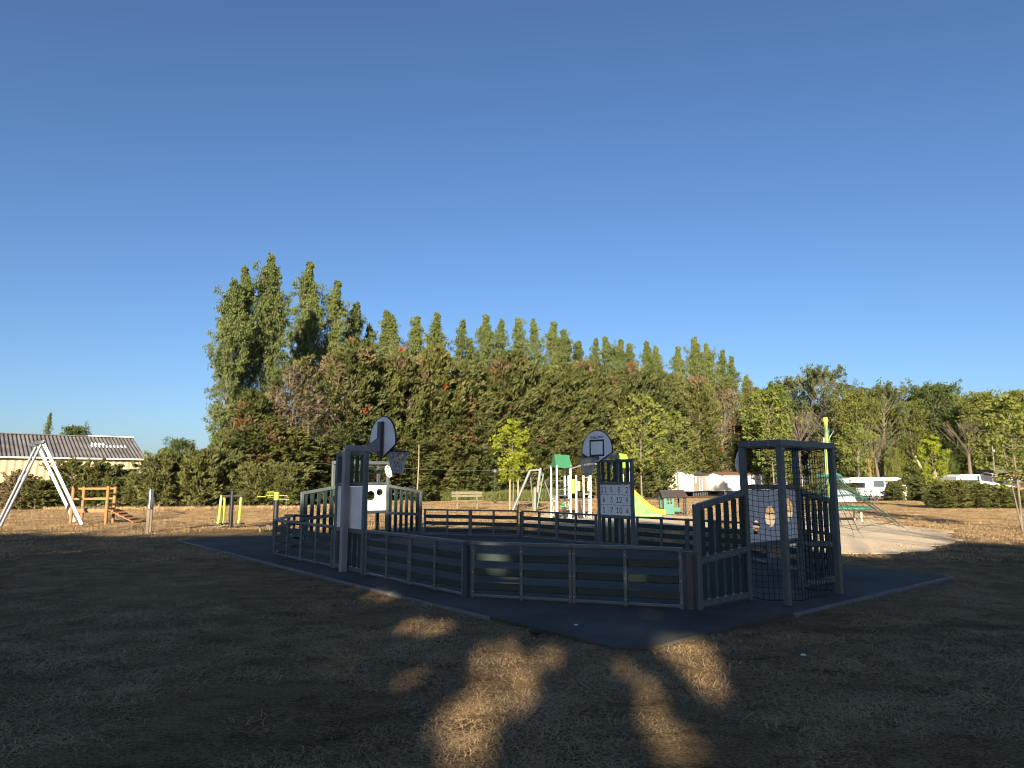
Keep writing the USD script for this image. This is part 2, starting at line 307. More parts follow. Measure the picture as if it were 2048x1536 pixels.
keep &= ~((shapely.contains_xy(PAD.buffer(-0.14), P[:, 0], P[:, 1]) | (shapely.contains_xy(PAD.buffer(.02), P[:, 0], P[:, 1]) & (rng.random(len(P)) < .45))) | shapely.contains_xy(SAND1.buffer(-1.0), P[:, 0], P[:, 1]) | shapely.contains_xy(SAND2.buffer(-.9), P[:, 0], P[:, 1]))
keep &= ~((shapely.contains_xy(SAND1.buffer(.3), P[:, 0], P[:, 1]) | shapely.contains_xy(SAND2.buffer(.3), P[:, 0], P[:, 1])) & (rng.random(len(P)) < .6))
keep &= ~((K > 3) & shapely.contains_xy(PAD.buffer(.4), P[:, 0], P[:, 1]))
P, K = P[keep], K[keep]; n = len(P)
pi.CreatePrototypesRel().SetTargets([f'{GRASS}/{q}' for q in TUFTS])
pi.CreateProtoIndicesAttr(Vt.IntArray.FromNumpy(K.astype(np.int32)))
gheight = lambda x, y: slope(x, y) - 0.004 - 0.035 * meshkit.fbm(np.stack([x, y, x * 0], 1) * 1.7) - 0.025 * meshkit.fbm(np.stack([x, y, x * 0 + 5], 1) * 0.35)
pi.CreatePositionsAttr(Vt.Vec3fArray.FromNumpy(np.c_[P, gheight(P[:, 0], P[:, 1]) - .004].astype(np.float32)))
half = rng.uniform(0, np.pi, n)
pi.CreateOrientationsAttr(Vt.QuathArray([Gf.Quath(float(a), 0, 0, float(b)) for a, b in zip(np.cos(half), np.sin(half))]))
sc = rng.uniform(0.75, 1.35, n)
pi.CreateScalesAttr(Vt.Vec3fArray.FromNumpy(np.c_[sc, sc, sc * rng.uniform(.7, 1.1, n)].astype(np.float32)))
tag(pi, 'short dry straw grass covering the field around the court', 'grass', kind='stuff')

# ---------------------------------------------------------------- the sports court
EDGE = '/World'
def local(name, label, cat, x, y, ang_local, group=None):
    """a thing standing at court point (x, y), turned by ang_local from the court's long axis"""
    return thing(name, label, cat, C(x, y), -TH + ang_local, group)
def bolts(m, pts, n=(0, -1, 0), r=0.011):
    for p in pts: m.box(np.array(p) + np.array(n) * 0.004, (2 * r, 2 * r, 2 * r), 0.006)
def fence(p, q, label, bays=4, skip=(), ret=None):
    p, q = np.array(p, float), np.array(q, float); d = q - p; L = np.linalg.norm(d); a = math.atan2(d[1], d[0])
    t = local('board_fence', label, 'fence', p[0], p[1], a, None)
    xs = np.linspace(0.03, L - 0.03, bays + 1); bm = MB()
    runs = []; cur = None
    for b in range(bays):
        if b in skip: cur = None; continue
        if cur is None: cur = [b, b + 1]; runs.append(cur)
        else: cur[1] = b + 1
    for r0, r1 in runs:
        MB().box(((xs[r0] + xs[r1]) / 2, 0, FT - 0.022), (xs[r1] - xs[r0] + 0.06, 0.10, 0.044), 0.006).build('top_rail', 'frame_grey', t)
        MB().box(((xs[r0] + xs[r1]) / 2, 0, 0.035), (xs[r1] - xs[r0], 0.055, 0.03), 0.004).build('bottom_rail', 'frame_grey', t)
        for k in range(r0, r1 + 1):
            wide = bays == 4 and k == 2
            if wide:
                for s_ in (-.026, .026): MB().box((xs[k] + s_, 0, (FT - 0.044) / 2), (0.046, 0.062, FT - 0.046), 0.005).build('post', 'frame_grey', t)
                MB().box((xs[k], 0, FT - 0.020), (0.06, 0.108, 0.052), 0.005).build('cap', 'frame_grey', t)
            else:
                MB().box((xs[k], 0, (FT - 0.044) / 2), (0.05, 0.062, FT - 0.046), 0.005).build('post', 'frame_grey', t)
            for s_ in ((-.026, .026) if wide else (0,)):
                for sy in (-1, 1): bolts(bm, [(xs[k] + s_, sy * 0.031, 0.66), (xs[k] + s_, sy * .031, .36), (xs[k] + s_, sy * .031, .09)], (0, sy, 0), .007)
        for b in range(r0, r1):
            o0, o1 = (0.05 if (bays == 4 and b == 2) else 0.026), (0.05 if (bays == 4 and b + 1 == 2) else 0.026)
            for z in (0.565, 0.365, 0.165):
                MB().box(((xs[b] + o0 + xs[b + 1] - o1) / 2, 0.004 * math.sin(b * 5 + z * 30), z), (xs[b + 1] - o1 - xs[b] - o0, 0.032, 0.105), 0.008).build('board', 'board_green', t)
    if bm.n: bm.build('bolts', 'bolt_steel', t)
    return t
# corner boxes belong to the side fences
def corner_box(t, x, L):
    MB().box((x, 0.0, (FT - 0.05) / 2), (0.085, 0.07, FT - 0.05), 0.006).build('corner_post', 'dark_steel', t)
TW = 0.60
g = 0.055
near_l = fence((-HJ + .03, -HB), (-TW - .06, -HB), 'near side board fence left of the pole with the round backboard, low slatted dark boards')
near_r = fence((TW + .06, -HB), (HJ - .03, -HB), 'near side board fence right of the pole with the round backboard')
far_l = fence((-HJ + .03, HB), (-TW - .06, HB), 'far side board fence left of the panel with numbers, horizontal dark boards')
far_r = fence((TW + .06, HB), (HJ - .03, HB), 'far side board fence right of the panel with numbers, horizontal dark boards')
dg = np.array([HA - HJ, -(HB - HW)]); dg = dg / np.linalg.norm(dg)
def diag(sx, sy, i0, i1):
    p = np.array([sx * HJ, sy * HB]); q = np.array([sx * HA, sy * HW]); d = (q - p) / np.linalg.norm(q - p); return p + d * i0, q - d * i1
p, q = diag(1, -1, .08, .17); near_d = fence(p, q, 'nearest board fence of the court, angled between near side and netted goal')
p, q = diag(-1, 1, .08, .10); far_d = fence(p, q, 'far angled board fence in front of the wooden bench, right of the far goal')
p, q = diag(-1, -1, .08, .10); ent_l = fence(p, q, 'left angled board fence behind the leftmost court corner, open beside the far goal', skip=(3,))
p, q = diag(1, 1, .08, .10); ent_r = fence(p, q, 'broken angled board fence seen through the netted goal, with entrance gap', skip=(1,))
for t_, x_ in ((near_l, -0.03), (near_r, HJ - TW - .06), (far_l, -.03), (far_r, HJ - TW - .06)): corner_box(t_, x_, 0)
MB().box((math.hypot(HA - HJ, HB - HW) - .17, 0.0, (FT - .05) / 2), (0.09, 0.09, FT - .05), .006).build('corner_post', 'dark_steel', near_d)
# baffle of the left entrance
b0 = np.array([-HA + .55, -HW - .55]); t = local('entrance_baffle', 'short dark slanted board panel closing the entrance beside the far goal', 'fence', b0[0], b0[1], 0.35)
MB().box((0.35, 0, FT - .03), (0.75, .22, .045), .006).build('top_rail', 'dark_steel', t)
for x_ in (0, .7): MB().box((x_, 0, (FT - .055) / 2), (.06, .06, FT - .055), .005).build('post', 'frame_grey', t)
for z in (.565, .365, .165): MB().box((.35, 0, z), (.63, .032, .105), .008).build('board', 'board_green', t)

GA, GD, GH = 0.7314, 0.5715, 2.20
def goal(sgn, label):
    """local x points out of the court behind the goal, y along the goal line"""
    t = local('court_goal', label, 'goal', sgn * HA, 0, 0 if sgn > 0 else math.pi)
    w = 0.085
    for s_ in (-1, 1):
        MB().box((0, s_ * GA, (GH - .09) / 2), (w, w, GH - .09), .008).build('front_post', 'frame_grey', t)
        MB().box((GD, s_ * GA, (GH - .09) / 2), (w, w, GH - .09), .008).build('back_post', 'frame_grey', t)
        MB().box((GD / 2, s_ * GA, GH - .045), (GD + w, w + .004, .09), .008).build('side_rail', 'frame_grey', t)
    for x_ in (0, GD): MB().box((x_, 0, GH - .045), (w - .004, 2 * GA - w - .01, .088), .008).build('cross_rail', 'frame_grey', t)
    MB().box((0, 0, 1.55), (.07, 2 * GA - w, .07), .006).build('panel_rail', 'frame_grey', t)
    MB().box((0, 0, .735), (.07, 2 * GA - w, .07), .006).build('panel_rail', 'frame_grey', t)
    pw = 2 * GA - w - .01
    shp = Polygon([(-pw / 2, .775), (pw / 2, .775), (pw / 2, 1.512), (-pw / 2, 1.512)])
    for hy, hz, hr in (((-0.47, .98, .10), (-.08, 1.12, .155), (.40, 1.21, .185)) if sgn > 0 else ((-.47, 1.30, .10), (-.18, 1.20, .14), (.3, 1.10, .18))): shp = shp.difference(Point(hy, hz).buffer(hr, 24))
    MB().poly(shp, .014, frame((-.007, 0, 0), (0, 1, 0), (0, 0, 1))).build('target_panel', 'panel_white', t)
    bm = MB()
    for s_ in (-1, 1):                      # side wings with sloping rails and upright slats
        y0, y1 = s_ * (GA + w / 2), s_ * HW; z0, z1 = 1.52, 1.335
        MB().box((0, y1 - s_ * .035, z1 / 2), (.075, .085, z1), .008).build('wing_post', 'frame_grey', t)
        ye = y1 - s_ * .08
        f_ = lambda y: z0 + (z1 - z0) * (y - y0) / (y1 - y0)
        MB().bar((0, y0, f_(y0) - .045), (0, ye, f_(ye) - .045), .07, .085, bev=.006).build('top_rail', 'frame_grey', t)
        MB().bar((0, y0, f_(y0) * .455), (0, ye, f_(ye) * .455), .07, .085, bev=.006).build('middle_rail', 'frame_grey', t)
        MB().box((0, (y0 + ye) / 2, .075), (.07, abs(ye - y0), .085), .006).build('bottom_rail', 'frame_grey', t)
        for k in range(6):
            y = y0 + (ye - y0) * (k + .35) / 5.7
            MB().box((-.018 * sgn * 0 + .008, y, (f_(y) - .09 + .10) / 2), (.024, .105, f_(y) - .09 - .10), .006).build('slat', 'board_green', t)
            bolts(bm, [(.036, y, f_(y) - .045), (.036, y, f_(y) * .455), (.036, y, .075)], (1, 0, 0), .008)
    for s_ in (-1, 1):
        bolts(bm, [(x_, s_ * (GA + .043), z) for x_ in (.14, .43) for z in (GH - .065, GH - .025)], (0, s_, 0), .010)
        bolts(bm, [(GD + .044, s_ * GA + y_, GH - .13) for y_ in (-.02, .02)], (1, 0, 0), .010)
    bm.build('bolts', 'bolt_steel', t)
    m = MB(); r = np.random.default_rng(4); c = .0038; cell = .078                 # the cord net: two sides and the back, slack
    path = [(.02, -GA + .02), (GD - .05, -GA + .05), (GD - .06, GA - .05), (.02, GA - .02)]
    cum = [0]
    for a_, b_ in zip(path, path[1:]): cum.append(cum[-1] + math.dist(a_, b_))
    def pt(s_, z):
        k = min(max(np.searchsorted(cum, s_) - 1, 0), 2); f = (s_ - cum[k]) / (cum[k + 1] - cum[k])
        x, y = np.array(path[k]) + (np.array(path[k + 1]) - path[k]) * f
        sag = math.sin(math.pi * f) * .05 * (1 - z / GH) ** .5
        nx, ny = ((0, 1), (1, 0), (0, -1))[k]
        return np.array([x + sag * nx * (1 if k == 1 else 0), y + (sag if k == 0 else -sag if k == 2 else 0), z - .02 * math.sin(math.pi * f) - .012 * math.sin(s_ * 9 + z * 4)])
    S = np.arange(0, cum[-1] + 1e-6, cell); Z = np.append(np.arange(.05, GH - .10, cell), GH - .10)
    S = np.linspace(0, cum[-1], len(S))
    for s_ in S: m.tube([pt(s_, z) for z in Z[::3]] + [pt(s_, Z[-1])], c, 3, False)
    for z in Z: m.tube([pt(s_, z) for s_ in S[::2]] + [pt(S[-1], z)], c, 3, False)
    for z in (Z[0], Z[-1]): m.tube([pt(s_, z) for s_ in S], .007, 4, False)
    m.build('net', 'net_black', t)
    el = Point(0, 0).buffer(1, 20); el = shapely.affinity.scale(el, .105, .185)      # flat sign cut out as a rugby ball, on the goal's front post
    ang_ = -.42
    M = frame((-.055, (-1) * (GA - .01), 1.905 if sgn < 0 else 1.93), (0, math.cos(ang_), math.sin(ang_)), (0, -math.sin(ang_), math.cos(ang_)))
    bl = MB().poly(el, .012, M).build('ball_sign', 'panel_white', t)
    sm = MB(); Mb = M.copy(); Mb[:3, 3] += Mb[:3, 2] * -.004
    for yy, ww in ((.12, .115), (-.12, .115)): sm.box((Mb @ np.array([0, yy, 0, 1]))[:3], (ww, .02, .006), 0, Mb[:3, :3])
    for k in range(4): sm.box((Mb @ np.array([0, .045 - .03 * k, 0, 1]))[:3], (.026, .016, .006), 0, Mb[:3, :3])
    sm.build('ball_markings', 'ink', bl)
    return t
import shapely.affinity
goal(1, 'dark netted goal cage in the right foreground with slatted wings')
goal(-1, 'sunlit far goal at the left court end with white rugby ball sign')

def tower(sgn, label, numbers):
    """local y points out of the court"""
    t = local('basketball_tower', label, 'basketball hoop', 0, sgn * HB, 0 if sgn > 0 else math.pi)
    H2, w = 2.17, .08
    for s_ in (-1, 1): MB().box((s_ * (TW - .045), 0, H2 / 2), (w, w, H2), .008).build('post', 'frame_grey', t)
    pw = 2 * TW - .09 - w
    for nm, z, h in (('top_rail', H2 - .04, .075), ('middle_rail', 1.575, .07), ('middle_rail', .735, .08), ('bottom_rail', .06, .07)):
        MB().box((0, 0, z), (pw, .066, h), .006).build(nm, 'frame_grey', t)
    for z0, z1 in ((1.61, H2 - .078), (.095, .695)):
        for k in range(5):
            x = -pw / 2 + pw * (k + .5) / 5
            MB().box((x, -.004, (z0 + z1) / 2), (.105, .026, z1 - z0), .006).build('slat', 'board_green', t)
    z0, z1 = .777, 1.538
    MB().box((0, .012, (z0 + z1) / 2), (pw, .012, z1 - z0)).build('panel', 'panel_white' if not numbers else 'ink', t)
    if numbers:
        W_, H_ = pw / 4, (z1 - z0) / 3
        for r_, row in enumerate(('11 5 8 2', '6 3 12 9', '1 7 10 4')):
            for c_, s_ in enumerate(row.split()):
                cx, cz = -pw / 2 + W_ * (c_ + .5), z1 - H_ * (r_ + .5)
                tl = MB().box((cx, -.002, cz), (W_ - .009, .014, H_ - .009), .002).build('number_tile', 'panel_white', t)
                tm = meshkit.text_mesh(s_, .145, .003); b = tm.bounds; tm.apply_translation(-(b[0] + b[1]) / 2)
                tm.apply_scale([min(0.84, (W_ * .82) / (b[1][0] - b[0][0])), 1, 1]); tm.apply_transform(frame((cx, -.0105, cz), (1, 0, 0), (0, 0, 1)))
                obj('number', tm, 'ink', tl)
    PB = .115                                             # pole outside the fence, arm reaching in over the court
    MB().box((0, PB, 1.0925), (.115, .115, 2.185), .01).build('pole', 'pole_grey', t)
    yb = -.57
    MB().box((0, (PB + .058 + yb) / 2 - .058 + .0, 2.24), (.115, PB - yb + .10, .105), .01).build('arm', 'pole_grey', t)
    MB().box((0, yb - .01, 2.44), (.15, .07, .66), .008).build('board_bracket', 'dark_steel', t)
    gs = MB().poly(Polygon([(0, 0), (.22, 0), (.0, .16)]), .012, frame((.05, yb + .03, 2.293), (0, 1, 0), (0, 0, 1))).poly(Polygon([(0, 0), (.22, 0), (.0, .16)]), .012, frame((-.062, yb + .03, 2.293), (0, 1, 0), (0, 0, 1)))
    gs.build('gusset', 'pole_grey', t)
    W2, top, bot = .50, 2.87, 2.09
    shp = Polygon([(W2 * math.cos(a_), top - .47 + .47 * math.sin(a_)) for a_ in np.linspace(0, math.pi, 33)] + [(-W2, bot + .23), (-.04, bot), (.04, bot), (W2, bot + .23)])
    bd = MB().poly(shp, .022, frame((0, yb - .055, 0), (1, 0, 0), (0, 0, 1))).build('backboard', 'panel_white', t)
    MB().poly(shp.buffer(.012).difference(shp.buffer(-.006)), .028, frame((0, yb - .052, 0), (1, 0, 0), (0, 0, 1))).build('board_edge', 'ink', bd)
    sq = Polygon([(-.245, 2.235), (.245, 2.235), (.245, 2.645), (-.245, 2.645)])
    MB().poly(sq.difference(sq.buffer(-.042, join_style=2)), .004, frame((0, yb - .0785, 0), (1, 0, 0), (0, 0, 1))).build('target_square', 'ink', bd)
    tm = meshkit.text_mesh('urmain | harvy', .058, .003); b = tm.bounds; tm.apply_translation(-(b[0] + b[1]) / 2); tm.apply_scale([.46 / (b[1][0] - b[0][0]), 1, 1]); tm.apply_transform(frame((0, yb - .081, 2.715), (1, 0, 0), (0, 0, 1)))
    obj('lettering', tm, 'ink', bd)
    MB().box((-.08, yb - .079, 2.668), (.26, .004, .008)).build('underline', 'ink', bd)
    rr, zr, yc = .225, 2.21, yb - .08 - .10 - .225
    ring = MB().tube([(rr * math.cos(a_), yc + rr * math.sin(a_), zr) for a_ in np.linspace(0, 2 * math.pi, 29)], .011, 6, False)
    ring.box((0, yb - .12, zr - .02), (.13, .12, .07), .006)
    rg = ring.build('hoop', 'dark_steel', t)
    nt = MB(); r = np.random.default_rng(2)
    for k in range(14):
        a0 = 2 * math.pi * k / 14
        for d in (-1, 1):
            pts = []
            for u in np.linspace(0, 1, 7):
                R = rr * (1 - .55 * u ** .8); a1 = a0 + d * u * 1.3
                pts.append((R * math.cos(a1), yc + R * math.sin(a1), zr - .01 - .42 * u))
            nt.tube(pts, .0065, 4, False)
    nt.build('net', 'chain', rg)
    return t
tower(-1, 'near basketball pole and slatted tower seen from behind with a rounded backboard', False)
tower(1, 'far basketball tower with a panel of twelve numbers under a rounded backboard', True)

# ---------------------------------------------------------------- playground on the sand behind the court
def post(t, x, y, h, r=.05, m='white_post', name='post', z0=-.05):
    return MB().tube([(x, y, z0), (x, y, h)], r, 10).build(name, m, t, smooth=40)
def rope(m, p, q, r=.012, sag=.0, n=6, sides=4):
    p, q = np.array(p, float), np.array(q, float)
    m.tube([p + (q - p) * u - np.array([0, 0, sag * 4 * u * (1 - u)]) for u in np.linspace(0, 1, n)], r, sides, False)
# climbing tower with green roof
Y0 = 31.0; o = AT(1101, 1033, Y0); o[2] = 0
t = thing('climbing_tower', 'white-posted climbing tower with a dark green gable roof, nets and climbing wall', 'play tower', o)
pxw = lambda px, dy=0.0: (px - 1024) / FPX * (Y0 + dy) - o[0]
pp = [(pxw(1101.5), 0), (pxw(1113, -.75), -.75), (pxw(1140, -.45), -.45), (pxw(1128.5, .35), .35)]
for k, (x, y) in enumerate(pp): post(t, x, y, 2.28 if k != 3 else 2.2, .047)
# roof: two slopes and gable boards
ra, rb = np.array([pp[0][0] + .12, -.38, 2.78]), np.array([pp[2][0] - .05, -.02, 2.76])
def slab(pts, th, m, name, t):
    P = np.array(pts, float); n = np.cross(P[1] - P[0], P[2] - P[0]); n /= np.linalg.norm(n); k = len(P)
    V = np.vstack([P, P + n * th]); F = [(0, i, i + 1) for i in range(1, k - 1)] + [(k, k + i + 1, k + i) for i in range(1, k - 1)]
    F += [f for i in range(k) for f in ((i, k + i, (i + 1) % k), ((i + 1) % k, k + i, k + (i + 1) % k))]
    return MB().add(V, np.array(F)).build(name, m, t)
e0, e1 = np.array([pp[1][0] - .03, pp[1][1] - .06, 2.2]), np.array([pp[2][0] + .06, pp[2][1] - .05, 2.2])
h0, h1 = np.array([pp[0][0] - .03, .06, 2.22]), np.array([pp[3][0] + .10, .42, 2.22])
slab([e0 + (.02, 0, .0), (e0 + e1) / 2 + (0, 0, -.03), e1, rb, ra], .03, 'green_plastic', 'roof_slope', t)
slab([h0, h1, rb, ra], .03, 'green_plastic', 'roof_slope', t)
slab([h0, ra, e0, (h0 + e0) / 2 + (0, 0, .18)], .02, 'green_plastic', 'gable', t)
slab([h1, rb, e1, (h1 + e1) / 2 + (0, 0, .18)], .02, 'green_plastic', 'gable', t)
cw = slab([(pp[0][0] + .05, -.03, .05), (pp[1][0] - .05, -.72, .05), (pp[1][0] - .05, -.72, .98), (pp[0][0] + .05, -.03, .98)], .02, 'wall_grey', 'climbing_wall', t)
r = random.Random(3)
for k in range(9):
    u, z = .2 + .6 * r.random(), .12 + .09 * k
    MB().sphere((pp[0][0] + .05 + (pp[1][0] - pp[0][0] - .1) * u - .03, -.03 - .69 * u - .03, z), .035).build('climbing_hold', 'hold_yellow', cw)
MB().box(((pp[0][0] + pp[2][0]) / 2, -.2, .98), (.62, .62, .05), .01).build('platform', 'dark_steel', t)
for z in (1.25, 1.62): 
    m = MB()
    for a_, b_ in ((0, 1), (1, 2)): m.tube([(*pp[a_], z), (*pp[b_], z)], .014, 6)
    m.build('guard_rail', 'galvanised', t)
low = [(1136, .3, 1.85), (1151, -.2, 1.86), (1165.5, .35, 1.86), (1179.5, -.1, 1.86), (1176, .7, 1.8)]
lp = []
for px, dy, h in low: x = pxw(px, dy); lp.append((x, dy)); post(t, x, dy, h, .047)
MB().box(((lp[0][0] + lp[1][0]) / 2, .03, 1.38), (abs(lp[1][0] - lp[0][0]) - .09, .02, .62), .008, ).build('lime_panel', 'lime_panel', t)
for x, y in ((lp[1][0] + .13, -.1), (lp[3][0] - .09, .0)): MB().tube([(x, y, 1.18), (x, y, 1.60)], .06, 10).build('roller', 'hold_yellow', t, smooth=40)
for a_, b_ in ((2, 3), (3, 4)): MB().tube([(*lp[a_], 1.76), (*lp[b_], 1.76)], .016, 6).build('cross_bar', 'white_post', t)
for z in (.25, .55, .85, 1.02): MB().tube([(*lp[2], z), (*lp[3], z + .02)], .02, 6).build('rung', 'rope_dark' if z < 1 else 'white_post', t)
arc = [(pxw(1128.5, .35), .35, 2.05)] + [(pxw(1128.5 + q * 72, .3), .3 - q * .3, 2.05 + .34 * math.sin(min(1, q * 1.25) * math.pi / 2)) for q in np.linspace(.1, 1, 8)]
MB().tube(arc, .018, 6).build('monkey_bar', 'galvanised', t)
MB().tube([(a_, b_ + .5, c_ - .03) for a_, b_, c_ in arc], .018, 6).build('monkey_bar', 'galvanised', t)
for q in (2, 4, 5): MB().tube([arc[q], (arc[q][0], arc[q][1] + .5, arc[q][2] - .03)], .014, 5).build('bar_rung', 'galvanised', t)
m = MB(); r = np.random.default_rng(12)
for z in np.arange(.15, 1.5, .24): rope(m, (pp[1][0], pp[1][1], z), (lp[0][0], lp[0][1], z + .05), .011, .05); rope(m, (*lp[1], z), (*lp[2], z - .03), .011, .05)
for u in np.linspace(.15, .9, 4): rope(m, (pp[1][0] + (lp[0][0] - pp[1][0]) * u, pp[1][1] + (lp[0][1] - pp[1][1]) * u, .05), (pp[1][0] + (lp[0][0] - pp[1][0]) * u + .1, -.2, 1.5), .011)
for u in np.linspace(.2, .8, 3): rope(m, (lp[1][0] + (lp[2][0] - lp[1][0]) * u, 0, .05), (lp[1][0] + (lp[2][0] - lp[1][0]) * u, .1, 1.45), .011)
m.build('climbing_net', 'rope_dark', t)
m = MB()
for dx in (.25, .42): rope(m, (lp[3][0] + dx, 0, .1), (lp[3][0] + dx, .0, 1.75), .013)
for z in np.arange(.2, 1.75, .2): rope(m, (lp[3][0] + .05, 0, z), (lp[3][0] + .55, .1, z - .04), .012, .04)
m.build('rope_ladder', 'rope_brown', t)
m = MB(); m.sphere((pp[1][0] + .28, -.5, .62), .09); m.box((pp[1][0] + .33, -.5, .52), (.42, .2, .06), .01); m.build('spring_seat', 'green_plastic', t)
MB().tube([(pp[1][0] + .33, -.5, 0), (pp[1][0] + .33, -.5, .5)], .05, 8).build('seat_stem', 'rubber', t)
slab([(lp[1][0] + .10, -.25, 0), (lp[1][0] + .32, -.25, 0), (lp[1][0] + .12, -.25, .75), (lp[1][0] + .08, -.25, .75)], .03, 'rubber', 'ramp_fin', t)
# slide tower
Y1 = 32.0; o = AT(1240, 1033, Y1); o[2] = 0
t = thing('slide_tower', 'play tower with lime green roof and long yellow slide with green side', 'slide', o)
X = lambda px, d=0.0: (px - 1024) / FPX * (Y1 + d) - o[0]
for px, d in ((1228.5, 0.1), (1241.5, -.3), (1255, .1), (1243, .5)): post(t, X(px, d), d, 2.25, .05)
slab([(X(1221), -.35, 2.2), (X(1257), -.35, 2.2), (X(1253), .1, 2.82), (X(1238), .1, 2.86)], .03, 'lime_panel', 'roof_slope', t)
slab([(X(1221), .6, 2.2), (X(1238), .1, 2.86), (X(1253), .1, 2.82), (X(1257), .6, 2.2)], .03, 'lime_panel', 'roof_slope', t)
slab([(X(1221), -.35, 2.2), (X(1238), .1, 2.86), (X(1221), .6, 2.2)], .02, 'dark_steel', 'gable', t)
MB().box((X(1242), .1, 1.15), (.6, .75, .06), .01).build('platform', 'dark_steel', t)
MB().box((X(1233), -.25, 1.45), (.24, .02, .5), .01).build('lime_panel', 'lime_panel', t)
cp = [(X(1254), -.1, 1.22), (X(1262), -.12, 1.06), (X(1276), -.18, .72), (X(1292), -.24, .38), (X(1304), -.28, .20), (X(1313), -.32, .15), (X(1321), -.34, .13)]
cp = np.array(cp); wv = np.array([.05, 1, 0]); V, F = [], []
prof = [(-.26, .20), (-.25, .0), (.25, .0), (.26, .20), (.29, .20), (.28, -.03), (-.28, -.03), (-.29, .20)]
for c_ in cp:
    for a_, b_ in prof: V.append(c_ + wv * a_ + np.array([0, 0, b_]))
for q in range(len(cp) - 1):
    for k in range(8): F.append((q * 8 + k, q * 8 + (k + 1) % 8, (q + 1) * 8 + (k + 1) % 8, (q + 1) * 8 + k))
MB().add(V, F).build('slide', 'slide_yellow', t)
sk = [c_ + np.array([0, -.30, -.04]) for c_ in cp[:6]]
slab([(cp[0][0], cp[0][1] - .3, .02)] + [(c_[0], c_[1], max(.03, c_[2] - .45)) for c_ in sk[1:4]] + [(sk[5][0], sk[5][1], .02), (sk[5][0], sk[5][1], .10)] + [tuple(c_) for c_ in sk[::-1]][1:], .03, 'slide_green', 'slide_side', t)
MB().tube([(X(1290), -.5, 0), (X(1284), -.5, .32)], .02, 6).build('brace', 'dark_steel', t)
# play house
o = G(1330, 1029); sc_ = 1.0
t = thing('play_house', 'small teal toddler play house with a dark brown roof on the sand', 'playhouse', o, 0.12)
Wm = 1.05; w2 = MB
wl = Polygon([(0, 0), (.52, 0), (.52, .82), (0, .82)])
for x_, z_ in ((.15, .50), (.30, .50), (.15, .65), (.30, .65)): wl = wl.difference(Polygon([(x_, z_), (x_ + .10, z_), (x_ + .10, z_ + .11), (x_, z_ + .11)]))
MB().poly(wl, .03, frame((-.05, 0, 0), (1, 0, 0), (0, 0, 1))).build('wall', 'teal_plastic', t)
MB().poly(Polygon([(0, 0), (.8, 0), (.8, .82), (.4, 1.05), (0, .82)]).difference(Polygon([(.25, .3), (.55, .3), (.55, .7), (.25, .7)])), .03, frame((-.02, .02, 0), (0, 1, 0), (0, 0, 1))).build('wall', 'teal_plastic', t)
MB().box((.75, .72, .20), (.6, .05, .22), .01).build('bench', 'teal_plastic', t); MB().box((.53, .35, .38), (.03, .4, .55), .01).build('wall_panel', 'lime_panel', t)
for x_, y_ in ((.98, .05), (1.08, .05), (.98, .75), (.5, .78)): MB().box((x_, y_, .44), (.06, .06, .88), .008).build('post', 'dark_steel', t)
slab([(-.16, -.12, .80), (1.17, -.12, .80), (1.12, .38, 1.14), (-.11, .38, 1.14)], .03, 'roof_brown', 'roof_slope', t)
slab([(-.16, .90, .80), (-.11, .38, 1.14), (1.12, .38, 1.14), (1.17, .90, .80)], .03, 'roof_brown', 'roof_slope', t)
m = MB()
for q in range(3): 
    for z in (.84, 1.08): m.box((-.05 + q * .56, -.10 + (z - .8) * 1.45, z + .03), (.035, .03, .035))
m.build('bolts', 'bolt_steel', t)

# ---------------------------------------------------------------- cable ride
f0, f1 = G(1033, 1019), G(1073, 1021); Yc = f1[1]
t = thing('cable_ride', 'grey galvanised frame of a cable ride with slanting legs beside the young tree', 'zip line', (f1[0], Yc, f1[2]))
L_ = lambda px, py, dy=0: AT(px, py, Yc + dy) - np.array([f1[0], Yc, f1[2]])
top0, top1 = L_(1060, 941), L_(1081, 940)
MB().tube([L_(1026, 1005, .2) * (1, 1, 0), top0], .075, 10).build('leg', 'galvanised', t, smooth=40)
MB().tube([L_(1073, 1016) * (1, 1, 0), L_(1077, 965), top1 + (0, 0, .1)], .085, 10).build('leg', 'galvanised', t, smooth=40)
MB().tube([L_(1102, 995, 1) * (1, 1, 0) + (.2, 0, 0), top1], .04, 8).build('brace', 'galvanised', t)
MB().tube([L_(1066, 985, 1) * (1, 1, 0), L_(1061, 950, .5)], .03, 8).build('brace', 'galvanised', t)
MB().tube([top0, top1], .05, 8).build('cross_beam', 'galvanised', t)
a_, b_ = L_(1073, 1018, -.6) * (1, 1, 0), L_(1087, 948, -.4)
MB().tube([a_, b_], .035, 8).build('brace', 'green_plastic', t)
MB().box(L_(1080, 968) + (0, -.12, 0), (.18, .12, .26), .03).build('spring_stop', 'rope_brown', t)
cb = MB(); rope(cb, top0, L_(990, 941), .006, .02, 5); rope(cb, L_(990, 941), L_(742, 932, 6), .006, .08, 10); rope(cb, L_(742, 932, 6), L_(560, 922, 12), .006, .03, 6); cb.build('cable', 'galvanised', t)
s_ = MB(); c_ = L_(990, 942); s_.box(c_, (.24, .2, .24), .05); s_.build('trolley', 'dark_steel', t)
rp = MB(); rope(rp, c_, L_(990, 1003), .018); rp.build('rope', 'rope_dark', t)
MB().tm(trimesh.convex.convex_hull(np.vstack([np.c_[.17 * np.cos(np.arange(10) * .628), .17 * np.sin(np.arange(10) * .628), np.zeros(10)], [[0, 0, .08]], [[0, 0, -.08]]]) + L_(990, 1003))).build('seat', 'rope_brown', t)
